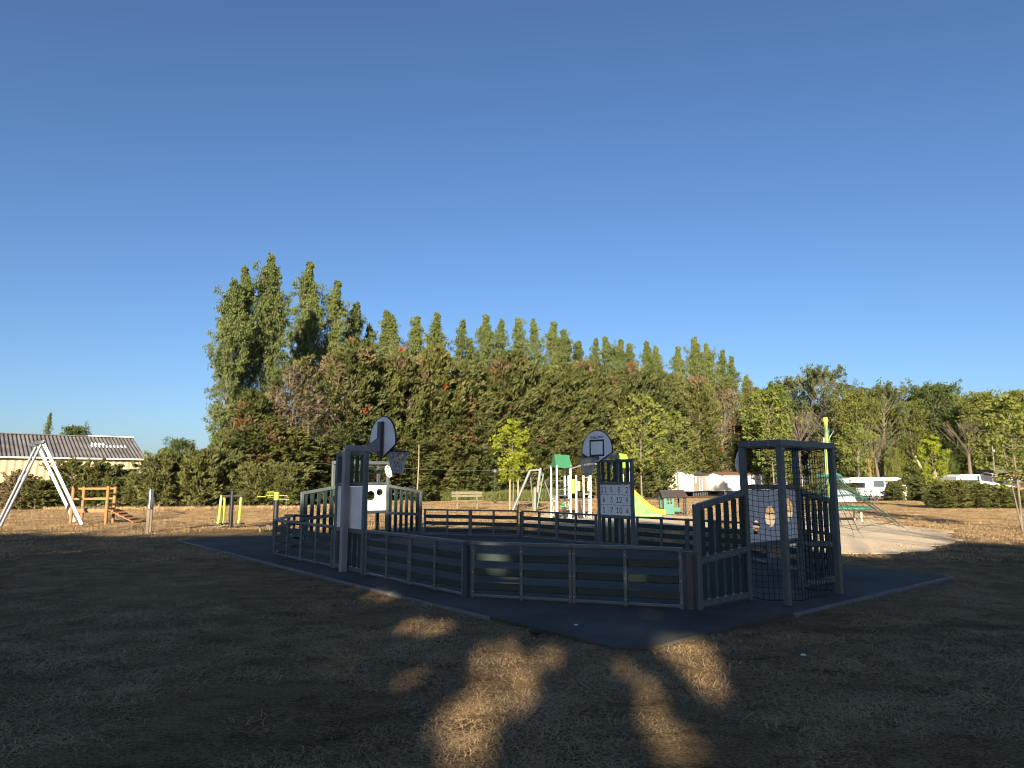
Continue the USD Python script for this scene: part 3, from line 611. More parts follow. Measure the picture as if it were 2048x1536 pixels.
# timber post by the cable ride
o = G(1071, 1022); thing_ = MB().tube([(0, 0, -.1), (.015, 0, 1.25)], .085, 10)
p_ = thing('timber_post', 'stout pale timber post standing beside the cable ride leg', 'post', o - (.05, .3, 0)); thing_.build('shaft', 'wood_stake', p_, smooth=40); MB().tube([(.015, 0, 1.245), (.016, 0, 1.27)], [.085, .06], 10).build('end_grain', 'wood_old', p_)

# ---------------------------------------------------------------- outdoor gym
o = G(461, 1055)
t = thing('gym_walker', 'lime green outdoor gym walker with swinging footplates on a dark post', 'gym machine', o, .15)
MB().tube([(0, 0, 0), (0, 0, 1.27)], .07, 12).build('post', 'black_paint', t, smooth=40)
MB().tube([(-.36, .0, 1.08), (.36, 0, 1.08)], .05, 8).build('axle', 'black_paint', t)
MB().tube([(-.32, .0, 1.30), (.3, 0, 1.30)], .018, 6).build('handle', 'black_paint', t)
MB().box((0, 0, .01), (.5, .4, .03), .008).build('base_plate', 'black_paint', t)
for x_, y_ in ((-.36, -.05), (-.26, .05), (.30, .0)):
    MB().tube([(x_, 0, 1.10), (x_, y_, .95), (x_ - .02, y_ * 2, .3), (x_ - .05, y_ * 2, .13)], .045, 8).build('swing_arm', 'yellow_lime', t, smooth=40)
    MB().box((x_, y_ * 2, .12), (.24, .42, .05), .01).build('footplate', 'black_paint', t)
o = G(550, 1062)
t = thing('gym_twister', 'outdoor gym post with yellow-green top and bar handles by the court corner', 'gym machine', o, 0)
MB().tube([(0, 0, 0), (0, 0, 1.0)], .085, 14).build('post', 'black_paint', t, smooth=40)
MB().tube([(0, 0, 1.0), (0, 0, 1.26)], .09, 14).build('head', 'yellow_lime', t, smooth=40)
for a0 in (math.pi, 0.0, 4.2):
    d = np.array([math.cos(a0), math.sin(a0), 0]); z = {math.pi: .06, 0.0: -.03}.get(a0, .0)
    MB().tube([d * .08 + (0, 0, 1.2 + z), d * .30 + (0, 0, 1.2 + z), d * .36 + (0, 0, 1.1 + z), d * .08 + (0, 0, 1.08 + z)] if a0 else [d * .08 + (0, 0, 1.15), d * .34 + (0, 0, 1.15), d * .42 + (0, 0, 1.02), d * .08 + (0, 0, 1.03)], .014, 6).build('handle', 'yellow_lime', t)
MB().tube([(-.36, 0, 1.11), (-.62, -.05, 1.11)], .016, 6).build('grip', 'yellow_lime', t)
for px, py, lab in ((520, 1063, 'round black step disc on a lime stem, left of the gym post'), (540, 1059, 'round black step disc half hidden by the court corner')):
    t = thing('step_disc', lab, 'gym machine', G(px, py))
    MB().tube([(0, 0, -.02), (0, 0, .16)], .03, 10).build('stem', 'bark_grey', t, smooth=40)
    MB().tube([(0, 0, .15), (0, 0, .17), (0, 0, .205)], [.05, .17, .17], 20).build('disc', 'rubber', t)

# sign seen edge on
o = G(297, 1064)
t = thing('info_sign', 'narrow white info board on two brown posts, seen almost edge on', 'sign', o, 1.93)
for y_ in (-.30, .30): MB().box((y_, 0, .42), (.09, .09, .92), .01).build('post', 'bark_grey', t)
MB().box((0, -.01, 1.05), (.74, .04, .60), .008).build('board', 'panel_white', t); MB().box((0, .02, 1.05), (.78, .02, .64), .006).build('backing', 'dark_steel', t)

# wooden ramp platform on the left
o = G(141, 1047)
t = thing('wooden_ramp_platform', 'orange-brown timber agility platform with rails and sloping ramp', 'play platform', o, 0.06)
Wp, Dp = 1.30, .75
for x_, y_ in ((0, 0), (0, Dp), (Wp, 0), (Wp - .1, Dp)): MB().tube([(x_, y_, -.05), (x_, y_, 1.42 - .03 * (y_ > 0))], .06, 10).build('post', 'wood_orange', t, smooth=40)
for y_ in (0, Dp):
    for z in (1.32, .93): MB().box((Wp / 2, y_, z), (Wp - .11, .05, .075), .008).build('rail', 'wood_orange', t)
MB().box((Wp / 2, 0, .48), (Wp - .11, .06, .14), .008).build('beam', 'wood_orange', t); MB().box((Wp / 2, Dp, .48), (Wp - .22, .06, .14), .008).build('beam', 'wood_orange', t)
for k in range(6): MB().box((.15 + k * .2, Dp / 2, .565), (.17, Dp - .13, .03), .006).build('deck_plank', 'wood_old', t)
d0, d1 = np.array([Wp + .06, Dp / 2, .52]), np.array([Wp + 1.05, Dp / 2, .02])
for y_ in (.08, .28, .48, .68): MB().bar(d0 + (0, y_ - Dp / 2, 0), d1 + (0, y_ - Dp / 2, 0), .16, .035, bev=.006).build('ramp_plank', 'wood_orange', t)
for k in range(4): c_ = d0 + (d1 - d0) * (k + .7) / 4.6; MB().box(c_ + (0, 0, .035), (.05, .7, .03), .005).build('cleat', 'wood_orange', t)

# swing frame at the left edge
fr, rr_ = G(164, 1049), G(146, 1045); fl, rl = G(1, 1053), G(-42, 1043)
ap = AT(84, 885, fr[1] - .3); o = np.array([ap[0], ap[1], 0])
t = thing('swing_frame', 'white metal swing frame with slanting legs at the left edge', 'swing', o)
beam = np.array([-1.5, 1.9, 0]); a0 = ap - o; a1 = a0 + beam
MB().bar(fr - o, a0 + (.02, 0, .06), .115, .06, up=(0.3, -1, 0)).build('leg', 'galvanised', t)
MB().bar(fr - o + beam * .9, a1 + (.02, 0, .06), .115, .06, up=(0.3, -1, 0)).build('leg', 'galvanised', t)
MB().tube([fl - o, a0], .05, 10).build('leg', 'galvanised', t, smooth=40); MB().tube([fl - o + beam * .9, a1], .05, 10).build('leg', 'galvanised', t, smooth=40)
MB().tube([a0 - beam * .05 + (0, 0, .02), a1 + (0, 0, .02)], .055, 10).build('beam', 'galvanised', t, smooth=40)
for a_ in (a0, a1): MB().box(a_ + (-.1, .0, .0), (.30, .16, .16), .02).build('bracket', 'dark_steel', t)
for f_ in (fl - o, fl - o + beam * .9):
    top = a0 if f_ is not None and np.allclose(f_, fl - o) else a1
    MB().tube([f_ + (top - f_) * .53, f_ + (top - f_) * .60], .065, 10).build('sleeve', 'galvanised', t)

# bench, stakes
o = G(934, 1018)
t = thing('wooden_bench', 'old weathered wooden bench on the dry grass before the tall grass', 'bench', o, .10, scale=(1.15, 1.15, 1.15))
for z, y_ in ((.80, .16), (.65, .13)): MB().bar((-.78, y_ - .9 * .0, z), (.78, y_, z + .0), .035, .12, bev=.006).build('back_plank', 'wood_old', t)
for y_ in (-.28, -.12): MB().box((0, y_, .43), (1.56, .14, .04), .006).build('seat_plank', 'wood_old', t)
for x_ in (-.5, .5):
    MB().bar((x_, .05, 0), (x_, .20, .88), .07, .07).build('leg', 'wood_old', t); MB().bar((x_, -.28, 0), (x_, -.24, .41), .07, .07).build('leg', 'wood_old', t); MB().box((x_, -.1, .385), (.07, .42, .05)).build('bearer', 'wood_old', t)
o = G(829, 1048); q_ = AT(838, 889, o[1]) - o
t = thing('bamboo_pole', 'tall thin pale pole leaning behind the far goal', 'pole', o)
MB().tube([(0, 0, -.1), q_ * .35 + (.03, 0, 0), q_ * .7 + (.035, 0, 0), q_], [.03, .026, .022, .015], 8).build('shaft', 'wood_stake', t, smooth=40); MB().box(q_ * .12, (.08, .08, .05), .01).build('tie', 'dark_steel', t)
for px, py, h, lab in ((1295, 991, 1.0, 'short pale stake standing before the dark trees left of the mobile home'),):
    t = thing('stake', lab, 'post', G(px, py)); MB().tube([(0, 0, -.1), (0, 0, h)], .12, 8).build('shaft', 'wood_stake', t, smooth=40); MB().tube([(0, 0, h), (0, 0, h + .05)], [.12, .08], 8).build('end', 'wood_old', t)

# ---------------------------------------------------------------- rope pyramid
mb = G(1664, 1050); top = AT(1652, 836, mb[1]); hT = top[2]
t = thing('rope_pyramid', 'rope climbing pyramid hung from a lime green mast, behind the netted goal', 'climbing net', (mb[0], mb[1], 0))
MB().tube([(0, 0, -.1), (0, 0, hT - .12)], .075, 12).build('mast', 'yellow_lime', t, smooth=40)
MB().tube([(0, 0, hT - .14), (0, 0, hT), (0, 0, hT + .015)], [.098, .098, .08], 12).build('mast_cap', 'yellow_lime', t)
anch = [G(1817, 1066) , G(1718, 1076), G(1575, 1068), G(1590, 1034), G(1700, 1026), G(1775, 1034)]
A_ = [np.array([a_[0] - mb[0], a_[1] - mb[1], 0.0]) for a_ in anch]; T_ = np.array([0, 0, hT - .2])
m1, m2, m3 = MB(), MB(), MB()
for a_ in A_:
    dr = a_ / np.linalg.norm(a_); q0 = dr * .42 + np.array([0, 0, 1.80]); k_ = q0 + (a_ - q0) * .90
    d = np.array([-dr[1], dr[0], 0]) * .08
    for s_ in (-1, 1): rope(m1, T_ + dr * .08, q0 + d * s_ * .6, .008, 0, 3); rope(m2, q0 + d * s_, k_ + d * s_, .011, .03, 6); rope(m3, k_ + d * s_, a_ + d * s_ * 1.6, .008)
    m3.tube([q0 + (a_ - q0) * .86 + d, q0 + (a_ - q0) * .92 + d], .025, 6)
for q in range(6):
    a_, b_ = A_[q], A_[(q + 1) % 6]; da, db = a_ / np.linalg.norm(a_), b_ / np.linalg.norm(b_); p_, q_ = da * .42 + np.array([0, 0, 1.8]), db * .42 + np.array([0, 0, 1.8])
    for u in (.12, .24, .36, .48, .60, .72, .82, .90):
        rope(m2 if u > .3 else m1, p_ + (a_ - p_) * u, q_ + (b_ - q_) * u, .0075, .10 * u if u < .9 else -.15, 7)
    for v in (.2, .4, .6, .8):
        t0 = p_ + (q_ - p_) * v; e_ = a_ + (b_ - a_) * v; rope(m1 if v in (.4, .8) and q % 2 else m2, t0, t0 + (e_ - t0) * .88 + (0, 0, .12), .0075, .04)
m1.build('radial_rope', 'teal_rope', t); m2.build('net', 'rope_dark', t); m3.build('turnbuckle', 'galvanised', t)
for z, R in ((1.82, .42), (1.05, 1.25)):
    MB().tube([(R * math.cos(a_), R * math.sin(a_), z + .05 * math.sin(3 * a_)) for a_ in np.linspace(0, 2 * math.pi, 25)], .05 if R < 1 else .022, 6, False).build('rope_ring', 'teal_rope', t)
o = G(1690, 1040)
t = thing('nest_carousel', 'low green woven disc on pale legs beneath the rope pyramid', 'carousel', o)
R = .95
tor = MB()
tor.tm(trimesh.creation.torus(R, .075, 32, 10)); 
tm = trimesh.util.concatenate([trimesh.creation.torus(R * f_, .07, 28, 6) for f_ in (1, .86, .72, .58, .44, .3)]); tm.apply_scale([1, 1, .9]); tm.apply_translation((0, 0, .50)); obj('woven_disc', tm, 'teal_rope', t, smooth=True)
for k in range(4): MB().tube([(R * .75 * math.cos(k * 1.571 + .6), R * .75 * math.sin(k * 1.571 + .6), -.05), (R * .75 * math.cos(k * 1.571 + .6), R * .75 * math.sin(k * 1.571 + .6), .46)], .04, 8).build('leg', 'white_post', t)

# ---------------------------------------------------------------- farm shed on the left
def corrugated(p0, u, v, Lu, Lv, period, amp, nrm):
    """sheet with ridges running along v"""
    n = int(Lu / period * 6); s_ = np.linspace(0, Lu, n + 1); h = amp * np.sin(2 * np.pi * s_ / period)
    a = np.array(p0)[None] + s_[:, None] * np.array(u)[None] + h[:, None] * np.array(nrm)[None]; b = a + np.array(v)[None] * Lv
    V = np.vstack([a, b, b - np.array(nrm) * .02, a - np.array(nrm) * .02]); k = n + 1; F = []
    for q in range(n): F += [(q, q + 1, k + q + 1, k + q), (2 * k + q, 2 * k + q + 1, 3 * k + q + 1, 3 * k + q)]
    return V, F
e1, e2 = np.array([-.77, -.638, 0]), np.array([-.638, .77, 0]); c0 = np.array([-40.0, 75, 0]); 
t = thing('farm_shed', 'long farm shed with grey corrugated roof, cream wall and red door', 'building', (0, 0, -.35))
E_, Rg, Ln, Dh = 4.35, 6.85, 30.0, 7.2
up_ = np.array([0, 0, 1.0])
sl = (e2 * Dh + up_ * (Rg - E_)); Ls = np.linalg.norm(sl); sl /= Ls; nr = np.cross(e1, sl); nr = nr if nr[2] > 0 else -nr
MB().add(*corrugated(c0 - e2 * .4 - e1 * .35 + up_ * (E_ - .12), e1, sl, Ln + .7, Ls + .4, .36, .055, nr)).build('roof', 'roof_cement', t, smooth=50)
sl2 = (-e2 * Dh + up_ * (Rg - E_)); sl2 /= np.linalg.norm(sl2)
rf2 = MB().add(*corrugated(c0 + e2 * (2 * Dh + .4) - e1 * .35 + up_ * (E_ - .12), e1, sl2, Ln + .7, Ls + .4, .72, .055, np.cross(sl2, e1))).build('roof', 'roof_cement', t)
rid = c0 + e2 * Dh + up_ * (Rg + .05)
MB().bar(rid - e1 * .4, rid + e1 * (Ln + .4), .5, .10).build('ridge_cap', 'roof_cement', t); MB().bar(rid - e1 * .42 + up_ * .05, rid + e1 * 4.2 + up_ * .05, .52, .12).build('ridge_flashing', 'gutter_white', t)
for a_, b_, f0, f1 in ((.9, 4.6, .50, .62), (2.9, 4.2, .62, .72), (19.5, 23.0, .40, .54), (23.2, 24.8, .44, .55), (26.4, 26.9, .5, .6)):
    MB().add(*corrugated(c0 - e2 * .4 + up_ * (E_ - .12) + nr * .03 + e1 * a_ + sl * Ls * f0, e1, sl, b_ - a_, Ls * (f1 - f0), .36, .055, nr)).build('skylight', 'skylight', t, smooth=50)
MB().bar(c0 - e2 * .45 - e1 * .3 + up_ * (E_ - .15), c0 - e2 * .45 + e1 * (Ln + .3) + up_ * (E_ - .15), .16, .16).build('gutter', 'gutter_white', t)
for s_ in (0, Ln): MB().poly(Polygon([(0, 0), (2 * Dh, 0), (2 * Dh, E_ - .2), (Dh, Rg - .2), (0, E_ - .2)]), .1, frame(c0 + e1 * (s_ - .05), e2, (0, 0, 1))).build('gable_wall', 'plaster_cream', t)
MB().bar(c0 + up_ * 1.05, c0 + e1 * Ln + up_ * 1.05, .22, 2.1).build('wall', 'plaster_cream', t)
MB().add(*corrugated(c0 - e2 * .10 + up_ * 2.1, e1, up_, Ln, E_ - 2.3, .62, .035, -e2)).build('cladding', 'cladding_cream', t)
MB().add(*corrugated(c0 - e2 * .20 + e1 * 15.1, e1, up_, 1.9, 4.0, .32, .025, -e2)).build('door', 'door_red', t)
t = thing('tin_shed', 'small grey sheet metal lean-to behind the hedge beside the farm shed', 'shed', AT(287, 930, 62) * (1, 1, 0) + (0, 0, -.25), -.25)
MB().add(*corrugated((-1.7, -1.3, 0), (1, 0, 0), (0, 0, 1), 2.7, 2.75, .3, .03, (0, -1, 0))).build('wall', 'sheet_grey', t); MB().box((-1.7, .5, 1.3), (.06, 3.4, 2.6)).build('wall', 'sheet_grey', t)
MB().box((1.9, .8, 1.3), (.06, 3, 2.6)).build('wall', 'sheet_grey', t); MB().bar((-2.0, 0.4, 2.78), (3.1, .4, 2.95), 3.8, .07).build('roof', 'roof_cement', t); MB().box((1.5, -.9, 2.4), (.9, .06, .5)).build('fascia', 'bark_grey', t)

# ---------------------------------------------------------------- mobile homes
def windowed(t, name_m, o, u, w, h, m='window_dark'):
    """window with frame, set on a wall; u along the wall, outward normal = u x z"""
    u = np.array(u); n = np.cross(u, (0, 0, 1)); o = np.array(o)
    R_ = np.stack([u, n, (0, 0, 1)], 1)
    f = MB()
    for s_ in (-1, 1): f.box(o + u * s_ * (w / 2) + n * .03, (.07, .08, h + .07), 0, R_); f.box(o + np.array([0, 0, s_ * h / 2]) + n * .032, (w + .07, .08, .07), 0, R_)
    fr_ = f.build('window', 'home_white', t); MB().box(o + n * .012, (w, .02, h), 0, R_).build('pane', m, fr_)
def home(label, corner, du, W, L, H1, H2, wall, end, roof, boards=True, wins=(), doors=()):
    """corner: nearest corner; du: direction of the long side seen"""
    u = np.array([*du, 0.0]); u /= np.linalg.norm(u); v = np.array([-u[1], u[0], 0.0]); v = v if v[0] < 0 else -v
    t = thing('mobile_home', label, 'mobile home', corner); z0 = .55
    for k in range(7):
        for w_ in (.2, W - .2): MB().box(u * (.5 + k * (L - 1) / 6) + v * w_ + (0, 0, z0 / 2 - .05), (.18, .18, z0)).build('support', 'dark_steel', t)
    MB().poly(Polygon([(0, 0), (L, 0), (L, W), (0, W)]), .12, frame((0, 0, z0), u, v) if np.cross(u, v)[2] > 0 else frame((0, 0, z0 + .12), u, v)).build('chassis', 'dark_steel', t)
    z1 = z0 + .12
    n = int((H1 - .12) / .2) if boards else 1; bh = (H1 - .12) / n
    for k in range(n):
        z = z1 + bh * (k + .5)
        a = np.array([0, 0, z]); 
        MB().bar(a, a + u * L, .05, bh - (.012 if boards else 0)).build('siding_board', wall, t)
        MB().bar(a - u * .02, a + v * W - u * .02, .05, bh - (.012 if boards else 0)).build('siding_board', end, t)
    inn = MB(); c_ = u * L / 2 + v * W / 2 + np.array([0, 0, z1 + (H1 - .12) / 2]); inn.box(c_, (L - .06, W - .06, H1 - .14), 0, np.stack([u, v, np.cross(u, v)], 1)); inn.build('body', end, t)
    g_ = MB().poly(Polygon([(0, 0), (W, 0), (W / 2, H2 - H1)]), .05, frame(np.array([0, 0, z0 + H1]) - u * .045, v, (0, 0, 1))); g_.build('gable', end, t)
    for s_, a_, b_ in ((0, -.25, W / 2), (1, W + .25, W / 2)):
        p0 = v * a_ + np.array([0, 0, z0 + H1 - .25 * (H2 - H1) / (W / 2)]); p1 = v * b_ + np.array([0, 0, z0 + H2])
        slab([p0 - u * .3, p0 + u * (L + .3), p1 + u * (L + .3), p1 - u * .3], .07, roof, 'roof_slope', t)
    for k_ in (0, 1): MB().box((v * W if k_ else np.zeros(3)) + np.array([0, 0, z1 + H1 / 2 - .06]) - u * .02, (.12, .12, H1 - .1), 0, np.stack([u, v, np.cross(u, v)], 1)).build('corner_trim', 'home_white', t)
    nd = u if np.cross(u, (0, 0, 1)) @ v < 0 else -u
    for d, z, w_, h_ in wins: windowed(t, '', u * d + np.array([0, 0, z0 + z]), nd, w_, h_)
    for d, w_, h_ in doors: windowed(t, '', u * d + np.array([0, 0, z0 + .15 + h_ / 2]), nd, w_, h_, 'curtain')
    return t
c_ = G(1388, 992)
home('beige clapboard mobile home with cream gable end, behind the play house', c_, (.50, .866), 4.0, 8.6, 2.55, 3.0, 'siding_beige', 'siding_cream', 'roof_dark', True, ((1.2, 1.75, .55, 1.0), (7.2, 1.7, .55, 1.0)), ((3.9, 1.4, 1.95),))
c_ = AT(1449, 985, 104); c_[2] = slope(0, 104)
home('white mobile home with brown roof, right of the beige mobile home', c_, (.90, .43), 4.0, 9.5, 2.55, 2.95, 'home_white', 'home_white', 'tile_brown', True, ((1.5, 1.6, 1.0, 1.1), (6.2, 1.6, .9, .9)), ((3.4, 1.0, 1.9),))
c_ = AT(1584, 985, 101); c_[2] = slope(0, 101)
home('white mobile home whose gable shows behind the cage of the netted goal', c_, (.55, .83), 4.2, 8.0, 2.55, 3.05, 'home_white', 'home_white', 'tile_brown', False, ((2.0, 1.6, .9, .9),), ())

# ---------------------------------------------------------------- pitches on the right
def wheel(m, c, r, ax=(0, 1, 0), tyre=.022):
    a = np.array(ax, float); b = np.cross(a, (0, 0, 1)); b /= np.linalg.norm(b)
    m.tube([np.array(c) + r * (math.cos(q) * b + math.sin(q) * np.array([0, 0, 1])) for q in np.linspace(0, 2 * math.pi, 21)], tyre, 5, False)
def caravan(label, o, rot, L, H, W=2.2):
    t = thing('caravan', label, 'caravan', o, rot)
    shp = Polygon([(-L / 2, .45), (L / 2, .45), (L / 2 + .05, 1.2), (L / 2 - .25, H - .15), (L / 2 - .7, H), (-L / 2 + .5, H), (-L / 2 + .1, H - .2), (-L / 2 - .05, 1.2)])
    MB().poly(shp, W, frame((0, W, 0), (1, 0, 0), (0, 0, 1))).build('body', 'home_white', t)
    for x_ in (-L * .28, L * .05, L * .3): 
        wi = MB().box((x_, -.02, 1.55), (.95, .05, .58), .02).build('window', 'window_dark', t); MB().box((x_, -.035, 1.24), (1.0, .05, .05)).build('sill', 'gutter_white', wi)
    MB().box((0, -.015, .9), (L * .8, .03, .10)).build('stripe', 'awning_grey', t); MB().box((L * .2, -.02, H - .3), (.9, .03, .09)).build('stripe', 'door_red', t)
    for y_ in (.15, W - .15): MB().tube([(0, y_ - .1, .33), (0, y_ + .1, .33)], .33, 14).build('wheel', 'rubber', t)
    return t
o = G(1760, 1001); caravan('white caravan with an awning, behind the parked bicycles', o + (0, .6, 0), -.10, 5.6, 2.15)
t = thing('awning', 'white awning canopy on the left side of the bicycle caravan', 'awning', G(1708, 1001) + (0, .2, 0), -.1)
slab([(-1.35, -.9, 1.62), (1.4, -.9, 1.68), (1.5, 1.2, 2.0), (-1.1, 1.2, 1.95)], .04, 'awning_white', 'canopy', t)
for x_, y_ in ((-1.2, -.85), (1.3, -.85), (-1.2, 1.1), (1.3, 1.1)): MB().tube([(x_, y_, 0), (x_, y_, 1.66)], .03, 6).build('pole', 'galvanised', t)
MB().box((.1, 1.1, .8), (2.3, .05, 1.6)).build('back_wall', 'cloth_dark', t); MB().box((-1.15, .3, .8), (.04, 1.6, 1.6)).build('side_wall', 'cloth_dark', t)
for px, py, rot, lab in ((1738, 1002, .15, 'left of two bicycles leaning before the white caravan'), (1749, 1002, -.1, 'right of two bicycles leaning before the white caravan'), (1712, 1001, .3, 'bicycle with reddish saddle bag under the awning')):
    t = thing('bicycle', lab, 'bicycle', G(px, py), rot)
    for x_ in (-.52, .52):
        m = MB(); wheel(m, (x_, 0, .34), .33); w_ = m.build('wheel', 'rubber', t)
        m = MB()
        for k in range(8): m.tube([(x_, 0, .34), (x_ + .31 * math.cos(k * .785), 0, .34 + .31 * math.sin(k * .785))], .006, 3, False)
        m.build('spokes', 'bolt_steel', w_)
    m = MB()
    for a_, b_ in (((-.52, 0, .34), (-.12, 0, .32)), ((-.12, 0, .32), (-.25, 0, .82)), ((-.52, 0, .34), (-.22, 0, .74)), ((-.22, 0, .74), (.36, 0, .80)), ((-.12, 0, .32), (.37, 0, .74)), ((.34, 0, .95), (.52, 0, .34))): m.tube([a_, b_], .02, 6)
    m.build('frame', 'cloth_dark' if px != 1749 else 'bolt_steel', t); MB().box((-.26, 0, .86), (.24, .13, .06), .02).build('saddle', 'rubber' if px != 1712 else 'rope_brown', t)
    MB().tube([(.26, -.28, 1.0), (.34, 0, .97), (.26, .28, 1.0)], .015, 5).build('handlebar', 'bolt_steel', t)
    if px == 1712: MB().box((-.5, .12, .62), (.3, .14, .3), .03).build('saddle_bag', 'rope_brown', t)
# dome tent, dark car behind the goal, ridge tent, laundry rack, table items
t = thing('dome_tent', 'pale grey and white dome tent beside the netted goal post', 'tent', G(1682, 1003))
dm = trimesh.creation.icosphere(3, 1.0); dm = trimesh.Trimesh(dm.vertices * (1.25, 1.1, 1.05), dm.faces).slice_plane((0, 0, 0), (0, 0, 1))
lo = dm.slice_plane((0, 0, .42), (0, 0, -1)); hi = dm.slice_plane((0, 0, .42), (0, 0, 1)); obj('tent_base', lo, 'awning_white', t, smooth=True); obj('tent_top', hi, 'awning_grey', t, smooth=True)
t = thing('parked_car', 'black car parked beyond the netted goal, seen through the cords', 'car', G(1648, 997), .25)
MB().poly(Polygon([(-2, .3), (2, .3), (2.05, .7), (1.5, .9), (.9, 1.38), (-1.2, 1.42), (-1.9, .95), (-2.05, .7)]), 1.65, frame((0, 1.65, 0), (1, 0, 0), (0, 0, 1))).build('body', 'car_black', t)
for x_ in (-1.25, 1.3):
    for y_ in (.08, 1.57): MB().tube([(x_, y_ - .12, .32), (x_, y_ + .12, .32)], .32, 14).build('wheel', 'rubber', t)
MB().poly(Polygon([(-1.2, .95), (1.15, .95), (.8, 1.3), (-1.1, 1.33)]), .02, frame((0, -.005, 0), (1, 0, 0), (0, 0, 1))).build('side_window', 'window_dark', t)
for x_ in (-2.03, 2.0): MB().box((x_, .35, .72), (.06, .3, .12)).build('headlight', 'bolt_steel', t)
t = thing('ridge_tent', 'dark navy tent with pale beige peak behind the hedge', 'tent', G(1848, 1000) + (0, 1.2, 0), .2)
slab([(-1.75, -.9, 0), (.2, -1.0, 0), (.25, 0, 2.0)], .03, 'tent_dark', 'tent_side', t); slab([(-1.75, .9, 0), (.25, 0, 2.0), (.6, 1.0, 0)], .03, 'tent_dark', 'tent_side', t)
slab([(-.08, -.32, 1.35), (.55, -.32, 1.35), (.25, -.02, 2.15)], .03, 'tent_beige', 'peak', t); slab([(.5, -1.0, 0), (1.4, -.6, 0), (.27, 0, 2.0)], .03, 'tent_dark', 'tent_flap', t)
for a_ in ((-1.1, -1.3, 0), (.9, -1.5, 0)): MB().tube([a_, (.25, -.05, 2.05)], .018, 4).build('guy_line', 'galvanised', t)
def person(t, J, R, face, hair_m='hair'):
    """one continuous body from joints; J: name -> point"""
    bones = (('pelvis', 'chest'), ('chest', 'neck'), ('neck', 'head'), ('chest', 'sl'), ('chest', 'sr'), ('sl', 'el'), ('el', 'wl'), ('sr', 'er'), ('er', 'wr'), ('pelvis', 'hl'), ('pelvis', 'hr'), ('hl', 'kl'), ('kl', 'al'), ('al', 'tl'), ('hr', 'kr'), ('kr', 'ar'), ('ar', 'tr'))
    M = manifold3d.Manifold(); S = lambda k: manifold3d.Manifold.sphere(R[k], 12).translate([float(x) for x in J[k]])
    for a_, b_ in bones: M = M + manifold3d.Manifold.batch_hull([S(a_), S(b_)])
    for w_, d in (('wl', 1), ('wr', -1)):
        for k in range(5): M = M + manifold3d.Manifold.batch_hull([manifold3d.Manifold.sphere(.012, 6).translate([float(x) for x in J[w_]]), manifold3d.Manifold.sphere(.008, 6).translate([float(J[w_][0] + (k - 2) * .018), float(J[w_][1] - .07), float(J[w_][2] - .03 - .01 * (2 - abs(k - 2)))])])
    h = J['head']; M = M + manifold3d.Manifold.sphere(.022, 8).translate([float(h[0]), float(h[1] - R['head'] - .005), float(h[2] - .02)])
    m = M.refine_to_length(.05).to_mesh(); tm = trimesh.Trimesh(m.vert_properties[:, :3], m.tri_verts); trimesh.smoothing.filter_taubin(tm, iterations=6)
    obj('body', tm, 'skin', t, smooth=True)
    hr_ = trimesh.creation.icosphere(2, R['head'] * 1.10); hr_.apply_translation(np.array(h) + (0, .02, .025)); hr_ = hr_.slice_plane(np.array(h) + (0, -.03, .0), (0, .6, .8)); obj('hair', hr_, hair_m, t, smooth=True)
RAD = dict(pelvis=.15, chest=.155, neck=.06, head=.105, sl=.075, sr=.075, el=.045, er=.045, wl=.03, wr=.03, hl=.10, hr=.10, kl=.065, kr=.065, al=.042, ar=.042, tl=.035, tr=.035)
SIT = dict(pelvis=(0, 0, .52), chest=(0, -.05, .92), neck=(0, -.07, 1.12), head=(0, -.10, 1.27), sl=(.19, -.05, 1.02), sr=(-.19, -.05, 1.02), el=(.25, -.2, .80), er=(-.25, -.2, .80), wl=(.16, -.42, .70), wr=(-.16, -.42, .70), hl=(.1, -.05, .50), hr=(-.1, -.05, .50), kl=(.13, -.47, .50), kr=(-.13, -.47, .50), al=(.13, -.45, .10), ar=(-.13, -.45, .10), tl=(.13, -.60, .045), tr=(-.13, -.60, .045))
def chair(label, o, m):
    t = thing('camping_chair', label, 'chair', o)
    MB().box((0, 0, .36), (.46, .44, .03), .01).build('seat', m, t); MB().bar((0, .22, .38), (0, .32, .85), .44, .025).build('backrest', m, t)
    for x_ in (-.22, .22):
        for y_ in (-.2, .2): MB().tube([(x_, y_, 0), (x_, y_, .37)], .014, 5).build('leg', 'bolt_steel', t)
def hull2(a_, b_, ra, rb): return manifold3d.Manifold.batch_hull([manifold3d.Manifold.sphere(ra, 12).translate(list(map(float, a_))), manifold3d.Manifold.sphere(rb, 12).translate(list(map(float, b_)))])
o = G(1847, 1001); chair('white camping chair carrying the bare-chested person', o, 'cloth_white')
t = thing('person', 'person with bare torso in dark shorts sitting in front of the navy tent', 'person', o); person(t, SIT, RAD, None)
obj('shorts', hull2(SIT['pelvis'], (.12, -.36, .5), .165, .11) + hull2(SIT['pelvis'], (-.12, -.36, .5), .165, .11), 'cloth_dark', t, smooth=50)
o = G(1857, 1001) + (.1, .2, 0); chair('white camping chair carrying the person in white', o, 'cloth_white')
t = thing('person', 'person dressed in white sitting beside the hedge at the navy tent', 'person', o, .3); person(t, SIT, RAD, None)
sh = hull2(SIT['pelvis'], SIT['chest'], .165, .172) + hull2(SIT['chest'], SIT['sl'], .15, .09) + hull2(SIT['chest'], SIT['sr'], .15, .09) + hull2(SIT['sl'], SIT['el'], .088, .065) + hull2(SIT['sr'], SIT['er'], .088, .065)
obj('shirt', sh, 'cloth_white', t, smooth=50)
tr = hull2(SIT['pelvis'], SIT['kl'], .16, .085) + hull2(SIT['pelvis'], SIT['kr'], .16, .085) + hull2(SIT['kl'], SIT['al'], .085, .06) + hull2(SIT['kr'], SIT['ar'], .085, .06)
